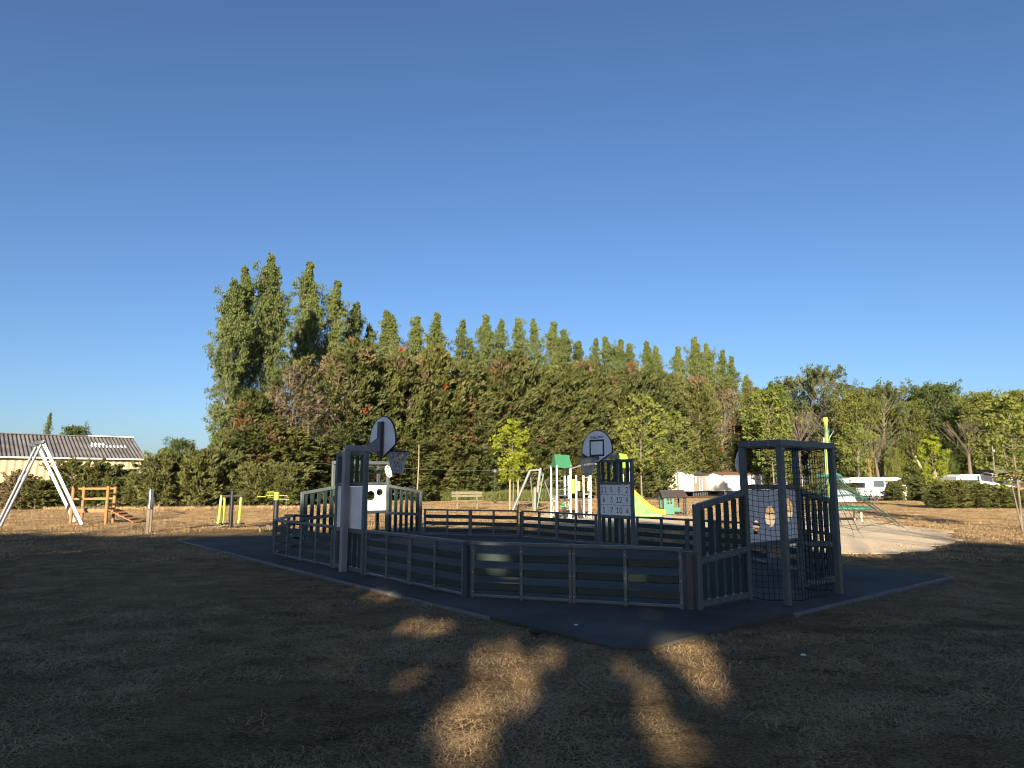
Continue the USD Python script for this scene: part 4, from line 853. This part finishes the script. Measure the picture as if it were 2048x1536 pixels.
obj('trousers', tr, 'cloth_white', t, smooth=50)
t = thing('drying_rack', 'white laundry rack with towels standing on the grass left of the tent', 'laundry rack', G(1801, 1001), .1)
for x_ in (-.45, .45): MB().tube([(x_, -.2, 0), (x_, 0, 1.0), (x_, .2, 0)], .02, 6).build('leg', 'gutter_white', t)
for y_ in (-.05, .05): MB().tube([(-.45, y_, .98), (.45, y_, .98)], .014, 6).build('rail', 'gutter_white', t)
for x_, w_ in ((.12, .22), (-.25, .15)): MB().box((x_, -.06, .72), (w_, .02, .5), .004).build('towel', 'cloth_white', t)
t = thing('wet_suit_stand', 'white cloth hanging on a short pole before the hedge by the tent', 'cloth', G(1824, 999))
MB().tube([(0, 0, 0), (0, 0, 1.45)], .02, 6).build('pole', 'galvanised', t); MB().tm(trimesh.convex.convex_hull(np.array([(-.16, -.06, 1.4), (.16, .05, 1.35), (-.22, -.05, .3), (.2, .08, .25), (.02, -.14, .9), (0, .1, .9)]))).build('cloth', 'cloth_white', t)
o = AT(1950, 1000, 58); o[2] = slope(0, 58); caravan('white caravan rising behind the clipped conifer hedge on the right', o, -.02, 2.9, 2.3)
t = thing('awning', 'long pale grey awning roof sloping down right of the hedge caravan', 'awning', AT(2010, 1000, 57) * (1, 1, 0) + (0, 0, float(slope(0, 57))), -.05)
slab([(-1.5, 0, 2.45), (-1.5, -1.0, 2.3), (2.6, -1.0, 1.55), (2.6, 0, 1.7)], .04, 'awning_grey', 'canopy', t); slab([(-1.5, .6, 1.55), (2.6, .6, 1.15), (2.6, .6, 1.62), (-1.5, .6, 2.3)], .03, 'awning_white', 'side_wall', t)
for x_ in (-1.4, .6, 2.5): MB().tube([(x_, -.95, 0), (x_, -.95, 2.3 - (x_ + 1.5) * .18)], .03, 6).build('pole', 'galvanised', t)
t = thing('flood_light', 'tall grey floodlight pole behind the caravans on the right', 'lamp post', AT(1993, 985, 84) * (1, 1, 0) + (0, 0, float(slope(0, 84))))
MB().tube([(0, 0, 0), (0, 0, 6.75)], [.09, .05], 8).build('pole', 'galvanised', t); MB().box((.05, -.1, 6.65), (.34, .3, .16), .02).build('lamp', 'gutter_white', t); MB().box((.1, -.05, 5.6), (.2, .2, .25), .02).build('control_box', 'gutter_white', t)
t = thing('wooden_hut', 'orange-brown wooden hut with dark roof at the right edge', 'hut', AT(2034, 985, 80) * (1, 1, 0) + (0, 0, float(slope(0, 80))), -.1)
for k in range(14): MB().box((0, 0, .1 + k * .2), (4.4, .06, .185), .01).build('wall_board', 'hut_orange', t)
MB().box((0, 1.6, 1.4), (4.3, 3.1, 2.7)).build('body', 'hut_orange', t); MB().box((.2, -.04, 1.9), (1.6, .05, 1.0), .01).build('window', 'window_dark', t); MB().bar((-2.5, 1.4, 3.05), (2.6, 1.4, 3.05), 3.6, .35).build('roof', 'roof_dark', t)

# ---------------------------------------------------------------- trees
def leaf_faces(Pc, A, L, W, r, jit=.7):
    """diamond shaped leaves or sprays: centres, axes, length, width"""
    n = len(Pc); a = A + r.normal(0, jit, (n, 3)); a /= np.linalg.norm(a, axis=1, keepdims=True) + 1e-9
    b = np.cross(a, r.normal(0, 1, (n, 3))); b /= np.linalg.norm(b, axis=1, keepdims=True) + 1e-9; c = np.cross(a, b)
    l = (L * r.uniform(.6, 1.35, n))[:, None]; w = (W * r.uniform(.6, 1.35, n))[:, None]
    V = np.stack([Pc - a * l / 2, Pc + b * w / 2 + c * w * .15, Pc + a * l / 2, Pc - b * w / 2 + c * w * .15], 1).reshape(-1, 3)
    q = np.arange(n)[:, None] * 4
    return V, np.vstack([q + (0, 1, 2), q + (0, 2, 3)])
def grow(seed, H, rt, nbr, h0, reach, elev, twigs, leaves, L, W, spread, start=.3, curve=0.0, wood=1.0, jit=.7, lean=0.03, wr=.35, axis_up=0.0, twig_wood=0, top=1.0, cl=.42, lump=0.0):
    """trunk and branches (wood) and a cloud of leaves gathered on twigs; reach(t) is the crown's radius at relative height t, elev(t) the branches' slope"""
    r = np.random.default_rng(seed); wd = MB(); Pc, A = [], []
    ph = r.uniform(0, 6); tz = np.linspace(0, 1, 9)
    tr = np.stack([lean * H * np.sin(tz * 2.2 + ph) * tz, lean * H * np.cos(tz * 1.9 + ph) * tz, tz * H * top - .15 * (tz == 0)], 1)
    wd.tube(tr, rt * (1 - .88 * tz), 8)
    tp = lambda t: np.array([np.interp(t, tz, tr[:, k]) for k in range(3)])
    for q in range(nbr):
        t = h0 + (1 - h0) * ((q + r.random()) / nbr); az = q * 2.39996 + r.normal(0, .35); R = max(.12, reach(t)) * r.uniform(.62, 1.14) * (1 + lump * (math.sin(t * 15 + az + ph) + .7 * math.sin(t * 33 + 2 * az + 2 * ph))); e = elev(t) + r.normal(0, .12); sp = spread * min(1, .45 + 1.5 * (1 - t))
        d = np.array([math.cos(az) * math.cos(e), math.sin(az) * math.cos(e), math.sin(e)]); Lb = R / max(.25, math.cos(e)); Lb = min(Lb, max(.3, (H * r.uniform(.95, 1.02) - t * H)) / max(.2, math.sin(abs(e))) + .4)
        b0 = tp(max(0, min(t, .97))); u = np.linspace(0, 1, 5)[:, None]; br = b0 + d * Lb * u + np.array([0, 0, curve * Lb]) * u ** 2
        if r.random() < wood: wd.tube(br, rt * wr * (1 - t * .75) * (1 - .85 * u[:, 0]) + .006, 4, False)
        for k in range(twigs):
            s_ = start + (1 - start) * math.sqrt(r.random()); c_ = b0 + d * Lb * s_ + np.array([0, 0, curve * Lb]) * s_ ** 2 + r.normal(0, sp, 3) * (1.15 - .5 * s_)
            if twig_wood and r.random() < twig_wood: p_ = b0 + d * Lb * s_ * .8; wd.tube([p_, (p_ + c_) / 2 + r.normal(0, .05, 3), c_ + (c_ - p_) * .5], [.018, .014, .006], 3, False)
            m = max(0, int(leaves * r.uniform(.6, 1.4)))
            Pc.append(c_ + r.normal(0, sp * cl, (m, 3)) * np.array([1, 1, .8])); A.append(np.tile(d + np.array([0, 0, axis_up]), (m, 1)))
    return wd, (np.vstack(Pc), np.vstack(A), L, W, r, jit)
def make(pr_name, wood_mat, leaf, extra=(), **kw):
    pr = proto(pr_name); wd, lf = grow(**kw); wd.build('trunk', wood_mat, pr, smooth=60)
    Pc, A, L, W, r, jit = lf
    if len(Pc):
        rest = np.ones(len(Pc), bool)
        for nm, m_, n_, rr_ in extra:                  # clumps of another tone, such as dead sprays
            for k in r.choice(len(Pc), n_, replace=False):
              sel = (np.linalg.norm((Pc - Pc[k]) * (1, 1, 1.3), axis=1) < rr_ * r.uniform(.6, 1.3)) & rest; rest &= ~sel
              if sel.any(): obj(nm, leaf_faces(Pc[sel], A[sel], L, W, r, jit), m_, pr)
        obj('crown', leaf_faces(Pc[rest], A[rest], L, W, r, jit), leaf, pr)
    return pr
cyp_reach = lambda R: (lambda t: R * min(1, .78 + .5 * t) * min(1.0, ((1 - t) * 1.9) ** .75 + .06))
CYP = [make(f'cypress_{k}', 'twig_dead', m_, ex, seed=100 + k, H=13.0, rt=.20, nbr=150, h0=.02, reach=cyp_reach(R), elev=lambda t: .30 + .55 * t, twigs=9, leaves=10, L=.46, W=.15, spread=.30, start=.30, curve=.22, wood=.6, jit=.42, wr=.18, axis_up=.25)
       for k, (R, m_, ex) in enumerate(((2.3, 'leaf_cypress', (('dead_spray', 'leaf_rust', 3, .45),)), (2.6, 'leaf_cypress_deep', ()), (2.1, 'leaf_cypress', (('brown_foliage', 'leaf_brown', 7, 1.0),)), (2.7, 'leaf_cypress_deep', (('dead_spray', 'leaf_rust', 4, .5), ('brown_foliage', 'leaf_brown', 5, .9))), (2.4, 'leaf_cypress', (('brown_foliage', 'leaf_brown', 4, .8),))))]
BARE = [make(f'bare_cypress_{k}', 'twig_dead', ('leaf_cypress', 'leaf_brown', 'leaf_cypress')[k], (('brown_foliage', 'leaf_brown', 9, 1.2),) if k != 1 else (), seed=140 + k, H=13.0, rt=.13, nbr=95, h0=.06, reach=cyp_reach(2.0), elev=lambda t: .10 + .5 * t, twigs=8, leaves=(3.2, 1.6, 2.4)[k], L=.40, W=.12, spread=.34, start=.25, curve=.18, wood=1.0, jit=.5, wr=.11, twig_wood=.6) for k in range(3)]
def pop_reach(R): return lambda t: R * min(1, .55 + 1.1 * t) * max(.05, min(1, max(0, (.95 - t) * 2.3) ** .8))
POP = [make(f'poplar_{k}', 'bark_grey', 'leaf_poplar', (), seed=200 + k, H=20.0, rt=.24, nbr=nb, h0=.06, reach=pop_reach(R), elev=lambda t: 1.16 + .12 * t, twigs=8, leaves=lv, L=.19, W=.15, cl=.62, lump=.14, spread=.29, start=.22, curve=.04, wood=1.0, jit=.9, wr=.15)
       for k, (R, nb, lv) in enumerate(((1.7, 130, 24), (1.5, 115, 20), (1.5, 105, 12), (1.7, 120, 17), (2.1, 150, 27)))]
dec = lambda R: (lambda t: R * (.55 + .8 * t) * min(1, ((1 - t) * 2.2) ** .6 + .12))
DEC = [make(f'broadleaf_{k}', 'bark_pale' if k % 2 else 'bark_grey', m_, (), seed=300 + k, H=15.0, rt=.22, nbr=60, h0=.18, reach=dec(R), elev=lambda t: .45 + .6 * t, twigs=11, leaves=lv, L=.29, W=.21, cl=.55, spread=.62, start=.35, curve=.10, wood=1.0, jit=1.0, wr=.34)
       for k, (R, m_, lv) in enumerate(((3.6, 'leaf_dark_green', 24), (3.2, 'leaf_mid_green', 20), (3.4, 'leaf_yellow_green', 14), (4.0, 'leaf_dark_green', 25), (2.6, 'leaf_mid_green', 19)))]
pin = lambda R: (lambda t: R * max(.18, math.sin(min(1, max(0, (t - .30) / .70)) * math.pi) ** .55))
PINE = [make(f'pine_{k}', 'bark_red' if k else 'bark_grey', 'leaf_pine', (), seed=340 + k, H=16.0, rt=.26, nbr=58, h0=.34, reach=pin(R), elev=lambda t: .35 + .6 * t, twigs=11, leaves=12, L=.42, W=.12, spread=.42, start=.45, curve=.18, wood=1.0, jit=1.2, wr=.36) for k, R in enumerate((4.2, 3.6))]
POLL = [make('pollard', 'bark_dark', 'leaf_yellow_green', (), seed=360, H=7.0, rt=.20, nbr=60, h0=.60, reach=lambda t: 1.7, elev=lambda t: .75 + .5 * t, twigs=3, leaves=0.9, L=.2, W=.14, spread=.25, start=.4, curve=.1, wood=1.0, jit=1, wr=.15, twig_wood=.8, top=.8)]
bush = lambda R: (lambda t: R * min(1, .85 + .3 * t) * min(1, ((1 - t) * 1.8) ** .7 + .1))
BUSH = [make(f'conifer_bush_{k}', 'twig_dead', m_, (), seed=400 + k, H=2.9, rt=.06, nbr=70, h0=.03, reach=bush(R), elev=lambda t: .35 + .6 * t, twigs=9, leaves=9, L=.26, W=.075, spread=.13, start=.25, curve=.22, wood=.8, jit=.45, wr=.25, axis_up=.3) for k, (R, m_) in enumerate(((1.0, 'leaf_hedge'), (1.2, 'leaf_cypress_deep'), (1.3, 'leaf_hedge'), (1.0, 'leaf_brown')))]
YNG = [make(f'young_tree_{k}', 'bark_grey', m_, (), seed=430 + k, H=5.0, rt=.05, nbr=34, h0=.30, reach=lambda t: 1.55 * min(1, .45 + 1.6 * (t - .3)) * min(1, ((1 - t) * 1.7) ** .8 + .08), elev=lambda t: .25 + .55 * t, twigs=9, leaves=lv, L=.17, W=.11, spread=.20, start=.30, curve=.06, wood=1.0, jit=.9, wr=.35) for k, (m_, lv) in enumerate((('leaf_bright', 12), ('leaf_mid_green', 7), ('leaf_sapling', 7)))]

rnd = random.Random(11)
def dist(px):
    q = max(0, px - 420); return 46 + .04 * q + 1.6e-5 * q * q + (18 if px > 1305 else 0)
def stand(pr, base_h, name, label, cat, px, ytop, Y, group=None, wide=1.0, sink=.1):
    b = AT(px, 960, Y); z = float(slope(0, Y)); H = AT(px, ytop, Y)[2] - z + sink
    s_ = H / base_h; w_ = s_ * .5 * wide + .5 * wide
    return place(pr, name, label, cat, (b[0], Y, z - sink), rnd.uniform(0, 6.28), (w_, w_, s_), group)
pops = [(438, 545, 4), (470, 520, 0), (512, 494, 4), (541, 545, 1), (592, 507, 0), (618, 545, 3), (652, 546, 0), (706, 590, 0), (742, 640, 2), (764, 610, 3), (787, 622, 2), (826, 616, 3), (868, 611, 1), (912, 628, 2), (932, 668, 1), (962, 619, 0), (1004, 626, 2), (1046, 621, 3), (1076, 630, 2), (1102, 632, 0), (1138, 648, 0), (1162, 668, 3), (1187, 667, 2), (1218, 664, 0), (1244, 668, 0), (1272, 674, 3), (1298, 674, 0), (1326, 682, 1), (1358, 684, 0), (1398, 667, 4), (1426, 678, 0), (1448, 690, 3), (1476, 702, 1), (1507, 744, 4)]
for k, (px, yt, v) in enumerate(pops):
    look = ('tall full poplar', 'narrow poplar', 'thin sparse poplar', 'loose-crowned poplar', 'broad dense poplar')[v]
    stand(POP[v], 20.7, 'poplar_tree', f'{look}, {ORD[k]} from the left in the poplar row behind the cypresses', 'tree', px, yt, dist(px) + (2 if px < 560 else 7) + rnd.uniform(-1, 1), 'poplars in a row behind the cypresses', .72 if px < 560 else .82 if px < 700 else .95, .2)
cyps = [(478, 790, 2), (508, 770, 0), (538, 740, 'b0'), (566, 712, 'b1'), (590, 700, 'b2'), (614, 690, 'b0'), (638, 686, 'b1'), (662, 684, 'b2'), (690, 668, 3), (722, 672, 1), (756, 700, 2), (786, 688, 3), (812, 704, 4), (842, 692, 2), (872, 676, 0), (904, 738, 4), (934, 716, 1), (962, 722, 0), (990, 706, 4), (1024, 688, 1), (1058, 710, 3), (1092, 720, 0), (1126, 716, 1), (1160, 708, 4), (1194, 716, 1), (1230, 730, 0), (1266, 722, 3), (1302, 730, 1), (1338, 738, 1), (1372, 745, 'b0'), (1398, 740, 4), (1426, 748, 'b1'), (1450, 746, 'b0'), (1476, 752, 'b2'), (1506, 762, 2), (1534, 778, 0)]
for k, (px, yt, v) in enumerate(cyps):
    bare = isinstance(v, str); pr = BARE[int(v[1])] if bare else CYP[v]
    lab = f"{'bare brown half-dead cypress' if bare else ('bushy green cypress', 'dense dark cypress', 'browning cypress', 'dark cypress with rusty sprays', 'olive green cypress')[v]}, {ORD[k]} from the left in the tall cypress row"
    stand(pr, 14.0, 'cypress_tree', lab, 'tree', px, yt, dist(px) + rnd.uniform(-.8, .8), 'tall cypresses along the edge of the field', 1.0 if px < 900 else 1.25)
# lower growth in front of the row hides the bare stems
low = [(455, 870, 0), (495, 845, 4), (535, 835, 2), (570, 850, 0), (605, 865, 4), (645, 880, 0), (690, 850, 1), (735, 830, 3), (780, 850, 2), (825, 840, 1), (870, 820, 0), (915, 830, 4), (960, 815, 1), (1005, 820, 3), (1050, 830, 0), (1095, 815, 1), (1140, 825, 4), (1190, 810, 3), (1240, 825, 0), (1285, 815, 1), (1330, 850, 2), (1375, 850, 4), (1420, 860, 0), (1470, 865, 1), (1515, 860, 4)]
for k, (px, yt, v) in enumerate(low):
    stand(CYP[v], 14.0, 'cypress_tree', f'shorter cypress filling the front of the row, {ORD[k]} of these from the left', 'tree', px, yt, dist(px) - 2.2 + rnd.uniform(-.5, .5), 'shorter cypresses in front of the tall row', 1.15)
# hedge of conifers on the left
hed = [(-22, 955, 3), (8, 962, 3), (42, 940, 3), (74, 956, 1), (98, 965, 0), (118, 945, 0), (146, 916, 2), (176, 928, 0), (200, 918, 1), (228, 942, 0), (252, 932, 2), (276, 940, 0), (300, 934, 1), (322, 914, 2), (346, 912, 0), (372, 908, 1), (400, 916, 2), (428, 902, 1), (452, 915, 2), (478, 912, 0), (508, 930, 2), (540, 940, 1), (575, 930, 2)]
for k, (px, yt, v) in enumerate(hed):
    lab = f"{'dead reddish brown conifer' if v == 3 else ('feathery green conifer', 'dark green conifer', 'broad olive conifer')[v]}, {ORD[k]} from the left in the low hedge"
    Y = (41.0 if px < 420 else 43.0) + rnd.uniform(-.8, .8) + (px > 150) * .5
    stand(BUSH[v], 3.1, 'conifer_shrub', lab, 'shrub', px, yt + (15 if 110 < px < 320 else 8 if px < 320 else 4), Y, 'low conifers of the left hedge', 1.15)
for k, (px, yt, v) in enumerate(((20, 905, 0),)): pass
# behind the shed
stand(POP[2], 20.0, 'slender_tree', 'slender nearly leafless treetop rising behind the farm shed roof', 'tree', 86, 826, 96, None, .55)
for k, (px, yt, lab) in enumerate(((145, 862, 'dark treetop just above the shed ridge'), (352, 886, 'round green tree between the shed and the poplars'), (330, 900, 'low grey-green tree beside the round tree right of the shed'), (382, 905, 'low tree behind the left hedge, nearest the poplars'))): stand(DEC[(0, 3, 4, 4)[k]], 15.0, 'distant_tree', lab, 'tree', px, yt, (96, 80, 90, 75)[k], None, .6)
# trees of the pitches on the right
right = [(1532, 790, 'd1', 112), (1560, 780, 'd4', 98), (1592, 768, 'p1', 118), (1625, 764, 'p0', 114), (1660, 748, 'p0', 106), (1694, 775, 'p1', 112), (1718, 798, 'd2', 100), (1748, 792, 'd0', 112), (1772, 783, 'p0', 104), (1806, 790, 'p1', 112), (1832, 812, 'd2', 104), (1862, 790, 'd3', 110), (1888, 784, 'd0', 104), (1922, 800, 'd1', 108), (1950, 806, 'd3', 114), (1985, 795, 'd2', 96), (2020, 810, 'd1', 104), (2060, 792, 'd1', 98), (2095, 800, 'd3', 104)]
names = {'d0': 'dark leafy broadleaf tree', 'd1': 'mid green broadleaf tree', 'd2': 'yellowish broadleaf tree', 'd3': 'wide dark broadleaf tree', 'd4': 'slim green broadleaf tree', 'p0': 'grey-barked pine', 'p1': 'red-barked pine'}
for k, (px, yt, v, Y) in enumerate(right):
    stand((DEC if v[0] == 'd' else PINE)[int(v[1])], 15.0 if v[0] == 'd' else 16.0, 'pine_tree' if v[0] == 'p' else 'broadleaf_tree', f'{names[v]}, {ORD[k]} from the left in the wood behind the caravans', 'tree', px, yt, Y, 'tall trees behind the caravans', .95)
back = [(1520, 830), (1570, 825), (1615, 820), (1665, 815), (1712, 830), (1760, 825), (1805, 828), (1850, 835), (1900, 822), (1948, 835), (1998, 832), (2048, 836), (2100, 830)]
for k, (px, yt) in enumerate(back): stand(DEC[(0, 3)[k % 2]], 15.0, 'broadleaf_tree', f'shaded tree deep in the wood behind the caravans, {ORD[k]} from the left', 'tree', px, yt, 124 + rnd.uniform(-3, 3), 'shaded trees deep in the wood', 1.1)
under = [(1540, 900, 1), (1590, 905, 4), (1640, 900, 2), (1700, 905, 4), (1735, 895, 2), (1790, 900, 1), (1845, 915, 4), (1900, 905, 1), (1945, 890, 1), (1985, 900, 4), (2030, 905, 1)]
for k, (px, yt, v) in enumerate(under): stand(DEC[v], 15.0, 'understorey_tree', f'small leafy tree under the wood behind the caravans, {ORD[k]} from the left', 'tree', px, yt, 100 + rnd.uniform(-4, 6), 'small leafy trees under the wood', .55)
for px, yt, Y, lab in ((1598, 812, 97, 'bare pollarded tree with a fan of reddish shoots above the netted goal'), (1758, 862, 90, 'bare pale pollarded tree behind the bicycle caravan'), (1944, 830, 94, 'bare pollarded tree with a grey fan of shoots behind the hedge caravan')): stand(POLL[0], 7.0, 'pollard_tree', lab, 'tree', px, yt, Y, None, 1.5)
for px, h, Y, lab in ((1655, 7.5, 88, 'pale trunk of a tree rising behind the lime mast'), (1742, 5.5, 86, 'reddish trunk behind the white caravan'), (1852, 5.0, 84, 'leaning pale birch trunk above the navy tent'), (1874, 3.6, 80, 'short pale trunk behind the hedge at the young tree')):
    t = thing('bare_tree', lab, 'tree trunk', AT(px, 985, Y) * (1, 1, 0) + (0, 0, float(slope(0, Y)))); MB().tube([(0, 0, -.1), (.05, 0, h * .5), (-.08 - .9 * (Y == 84), 0, h)], [.22, .18, .12], 8).build('trunk', 'bark_red' if Y == 86 else 'bark_pale', t, smooth=60)
    MB().tube([(-.04, 0, h * .7), (.7, 0, h * 1.0), (1.4, .2, h * 1.12)], [.09, .06, .02], 5).build('limb', 'bark_red' if Y == 86 else 'bark_pale', t)
# young trees on the field
def young(v, px, base, yt, label, wide=1.0, stakes=(), Y=None):
    o = G(px, base) if Y is None else AT(px, 960, Y) * (1, 1, 0) + (0, 0, float(slope(0, Y))); H = AT(px, yt, o[1])[2] - o[2]; s_ = H / 5.0
    place(YNG[v], 'young_tree', label, 'tree', o, rnd.uniform(0, 6), (s_ * wide, s_ * wide, s_))
    for dx, h, lab in stakes:
        t = thing('tree_stake', lab, 'stake', o + (dx, -.25, 0)); MB().tube([(0, 0, -.1), (.01, 0, h)], .055, 8).build('shaft', 'wood_stake', t, smooth=40); MB().tube([(.01, 0, h), (.01, 0, h + .03)], [.055, .035], 8).build('tip', 'wood_old', t)
young(0, 1026, 1019, 848, 'bright yellow-green young tree standing before the dark cypresses', 1.0, ((-.18, 1.9, 'left wooden stake under the bright young tree'), (.28, 1.8, 'right wooden stake under the bright young tree')))
young(1, 1356, 0, 826, 'young green tree standing in front of the beige mobile home', .95, (), 62)
young(2, 1283, 0, 795, 'thin young tree with a slim pale trunk right of the number panel', .95, (), 58)
young(0, 1871, 1013, 878, 'yellow-green young tree growing at the end of the clipped hedge', .85, ((-.1, 2.0, 'wooden stake at the yellow-green tree by the hedge'),))
young(2, 1548, 0, 790, 'yellowing young tree behind the left post of the netted goal', 1.0, (), 74)
young(1, 1716, 0, 850, 'small tree with yellowing leaves behind the bicycle caravan', 1.0, (), 72)
o = G(2044, 1060); place(YNG[2], 'sapling', 'leafy sapling with a slim leaning trunk at the right edge', 'tree', o, 1.0, (.95, .95, (AT(2030, 800, o[1])[2]) / 5.0))
t = thing('bamboo_stake', 'thin leaning stake tied to the sapling at the right edge', 'stake', o + (-.05, -.1, 0)); MB().tube([(0, 0, -.1), (-.2, 0, 1.4), (-.45, 0, 3.2)], [.026, .022, .015], 8).build('shaft', 'bark_grey', t, smooth=40)
# hedge rows between the pitches
hr = [(1872, 985, 0), (1888, 972, 2), (1908, 968, 0), (1930, 972, 2), (1952, 976, 0), (1972, 980, 2), (1994, 978, 0), (2016, 984, 2), (2032, 992, 0)]
for k, (px, yt, v) in enumerate(hr): stand(BUSH[v], 3.1, 'hedge_conifer', f'olive conifer in the thick hedge on the right, {ORD[k]} from the left', 'shrub', px, yt - 4, 42.5 + (k % 2) * .8, 'conifers of the thick right hedge', 1.35)
hb = [(1790, 965, 0), (1808, 958, 1), (1828, 955, 2), (1846, 962, 1), (1778, 978, 2), (1866, 968, 1), (1672, 962, 0), (1690, 965, 2), (1625, 972, 2), (1605, 975, 0)]
for k, (px, yt, v) in enumerate(hb): stand(BUSH[v], 3.1, 'pitch_hedge_shrub', f"green shrub of the pitch hedge {'behind the laundry rack and tent' if 1770 < px else 'behind the parked car and dome tent'}, {ORD[k]} counted", 'shrub', px, yt, 66 + (k % 3), 'shrubs of the hedge behind the tent', 1.3)
# tall grass at the foot of the cypresses
r = np.random.default_rng(21); Pc, A = [], []
for q in range(15000):
    px = r.uniform(842, 1115); Y = r.uniform(64, 68.5); b = AT(px, 985, Y); h = r.uniform(.5, 1.35) * (.75 + .35 * math.sin(px * .05) * math.sin(px * .021))
    Pc.append((b[0], Y, float(slope(0, Y)) + h * .45)); A.append((r.normal(0, .35), r.normal(0, .35), 1.0))
V, F = leaf_faces(np.array(Pc), np.array(A), 1.15, .05, r, .12); obj('tall_grass', (V, F), 'grass_tall', kind='stuff', label='tall green grass growing along the foot of the cypresses', cat='grass')
Pc, A = [], []
for q in range(5000):
    px = r.uniform(90, 842); Y = (41.2 if px < 420 else 43) + r.uniform(-2.2, .5) + max(0, px - 600) * .09; b = AT(px, 985, Y); Pc.append((b[0], Y, .06 + float(slope(0, Y)))); A.append((r.normal(0, .5), r.normal(0, .5), 1.0))
V, F = leaf_faces(np.array(Pc), np.array(A), .26, .03, r, .3); obj('rough_grass', (V, F), 'grass_straw', kind='stuff', label='rough grass fringe along the hedges and cypresses', cat='grass')

# ---------------------------------------------------------------- trees behind the viewpoint: their crowns shade the court, gaps let patches of sun through
def tip_line(x):
    return np.interp(x, [-40, -16, -8, -4.6, -2.5, -.5, 1, 2.5, 5.4, 6.6, 7.4, 9.9, 12, 13.8, 16, 20, 40], [22, 21.6, 21.2, 21.8, 23.5, 26, 29, 31.5, 31, 25, 15.6, 16.6, 18.4, 18, 18.5, 19, 20])
def G0(px, py): return G(px, py, 0.0)[:2]
gaps = [(1004, 1350, 40, 66, -.45), (965, 1428, 50, 36, -.25), (912, 1495, 22, 50, -.8), (1036, 1300, 10, 18, -.1), (1095, 1318, 8, 34, 0), (845, 1252, 38, 14, -.9), (818, 1350, 20, 12, -.5), (1352, 1300, 62, 32, .5), (1390, 1330, 44, 26, .3), (1295, 1335, 50, 28, .2), (1335, 1375, 34, 44, .4), (1404, 1385, 34, 44, .35), (1312, 1448, 5, 28, .05), (1368, 1500, 24, 46, .05), (1258, 1258, 26, 10, 0), (1288, 1225, 18, 7, 0), (760, 1190, 30, 5, -.3), (1022, 1162, 11, 9, 0), (1255, 1185, 12, 6, 0), (1215, 1205, 12, 5, 0)]
GP = []
for px, py, rx, ry, sk_ in gaps:
    ring_ = [G0(px + rx * math.cos(a_) + sk_ * -ry * math.sin(a_), py + ry * math.sin(a_)) for a_ in np.linspace(0, 2 * math.pi, 20, endpoint=False)]
    GP.append(Polygon(ring_).buffer(0))
from shapely.geometry import LineString
GAPS = shapely.union_all(GP).buffer(.12)
for pts_, w_ in (([(1275, 1285), (1330, 1345), (1425, 1450)], .10),):
    GAPS = GAPS.difference(LineString([G0(*q_) for q_ in pts_]).buffer(w_))
shade = [(-27, -15, 0), (-21.5, -17, 1), (-16, -14, 2), (-11, -16.5, 3), (-6.2, -14, 4), (-1.5, -17, 5), (3.2, -14.5, 6), (8, -16, 7), (13, -14, 8), (18.5, -16, 9), (24, -15, 10)]
for x, y, k in shade:
    x, y = x * 1.08 - 1.2, y - 4.0
    r = np.random.default_rng(700 + k); H = 17.5; wd = MB()
    wd.tube([(0, 0, -.2), (.1, .1, H * .35), (-.1, 0, H * .8)], [.24, .18, .05], 8)
    Pc = []
    for q in range(34):
        az, t_ = q * 2.4, .22 + .72 * q / 34; e = .25 + .8 * t_; R = 4.2 * min(1, ((1 - t_) * 2.2) ** .6 + .2); d = np.array([math.cos(az) * math.cos(e), math.sin(az) * math.cos(e), math.sin(e)]); b0 = np.array([0, 0, H * t_ * .85]); 
        wd.tube([b0, b0 + d * R * .6, b0 + d * R], [.07, .045, .012], 4, False)
        for s_ in np.linspace(.15, 1.05, 8): Pc.append(b0 + d * R * s_ + r.normal(0, .64, (78, 3)))
    Pc = np.vstack(Pc); hit = Pc + (x, y, 0); hit = hit - TO_SUN[None] * (hit[:, 2] / TO_SUN[2])[:, None]
    wob = meshkit.fbm(np.stack([hit[:, 0] * .8, hit[:, 0] * 0 + 3, hit[:, 0] * 0], 1)) * 3.2 - 1.6
    ok = (hit[:, 1] < tip_line(hit[:, 0]) + wob * .55) & ~shapely.contains_xy(GAPS, hit[:, 0], hit[:, 1]); Pc = Pc[ok]
    t = thing('shade_tree', f'leafy tree standing behind the viewpoint, {ORD[k] if k < 11 else ORD[k - 11] + " of the nearer ones"} from the left', 'tree', (x, y, 0), 0, 'trees behind the viewpoint')
    wd.build('trunk', 'bark_grey', t, smooth=60); obj('crown', leaf_faces(Pc, np.tile((0, 0, .3), (len(Pc), 1)), .34, .27, r, 1.0), 'leaf_dark_green', t)

# ---------------------------------------------------------------- small litter on the ground
for k, (px, py, L_, lab) in enumerate(((1072, 1266, .14, 'small dark clump of soil at the near edge of the court surface'),)):
    m = trimesh.creation.icosphere(3, 1.0); n_ = meshkit.fbm(m.vertices * 2.3); m.vertices *= (.55 + .9 * n_)[:, None] * np.array([.08, .06, .03]); m.apply_translation(G(px, py) + (0, 0, .02)); obj('soil_clump', m, 'soil', smooth=True, label=lab, cat='soil clump')
for k, (px, py, s_, lab) in enumerate(((1152, 1254, .022, 'white scrap of paper lying on the court surface in front'), (1607, 1315, .024, 'crumpled white scrap in the grass right of the court'))):
    o = G(px, py); V = np.array([(-1, -.5, 0), (.2, -.7, .25), (1, -.3, .05), (.8, .6, .2), (-.2, .5, .35), (-.9, .6, .05)]) * s_ * ((1, 1, 1) if k < 3 else (1.0, .12, .2))
    hull = trimesh.convex.convex_hull(np.vstack([V, V * (1, 1, .2) - (0, 0, .004)])); hull.apply_translation(o + (0, 0, .025)); obj('litter', hull, 'paper', label=lab, cat='litter')
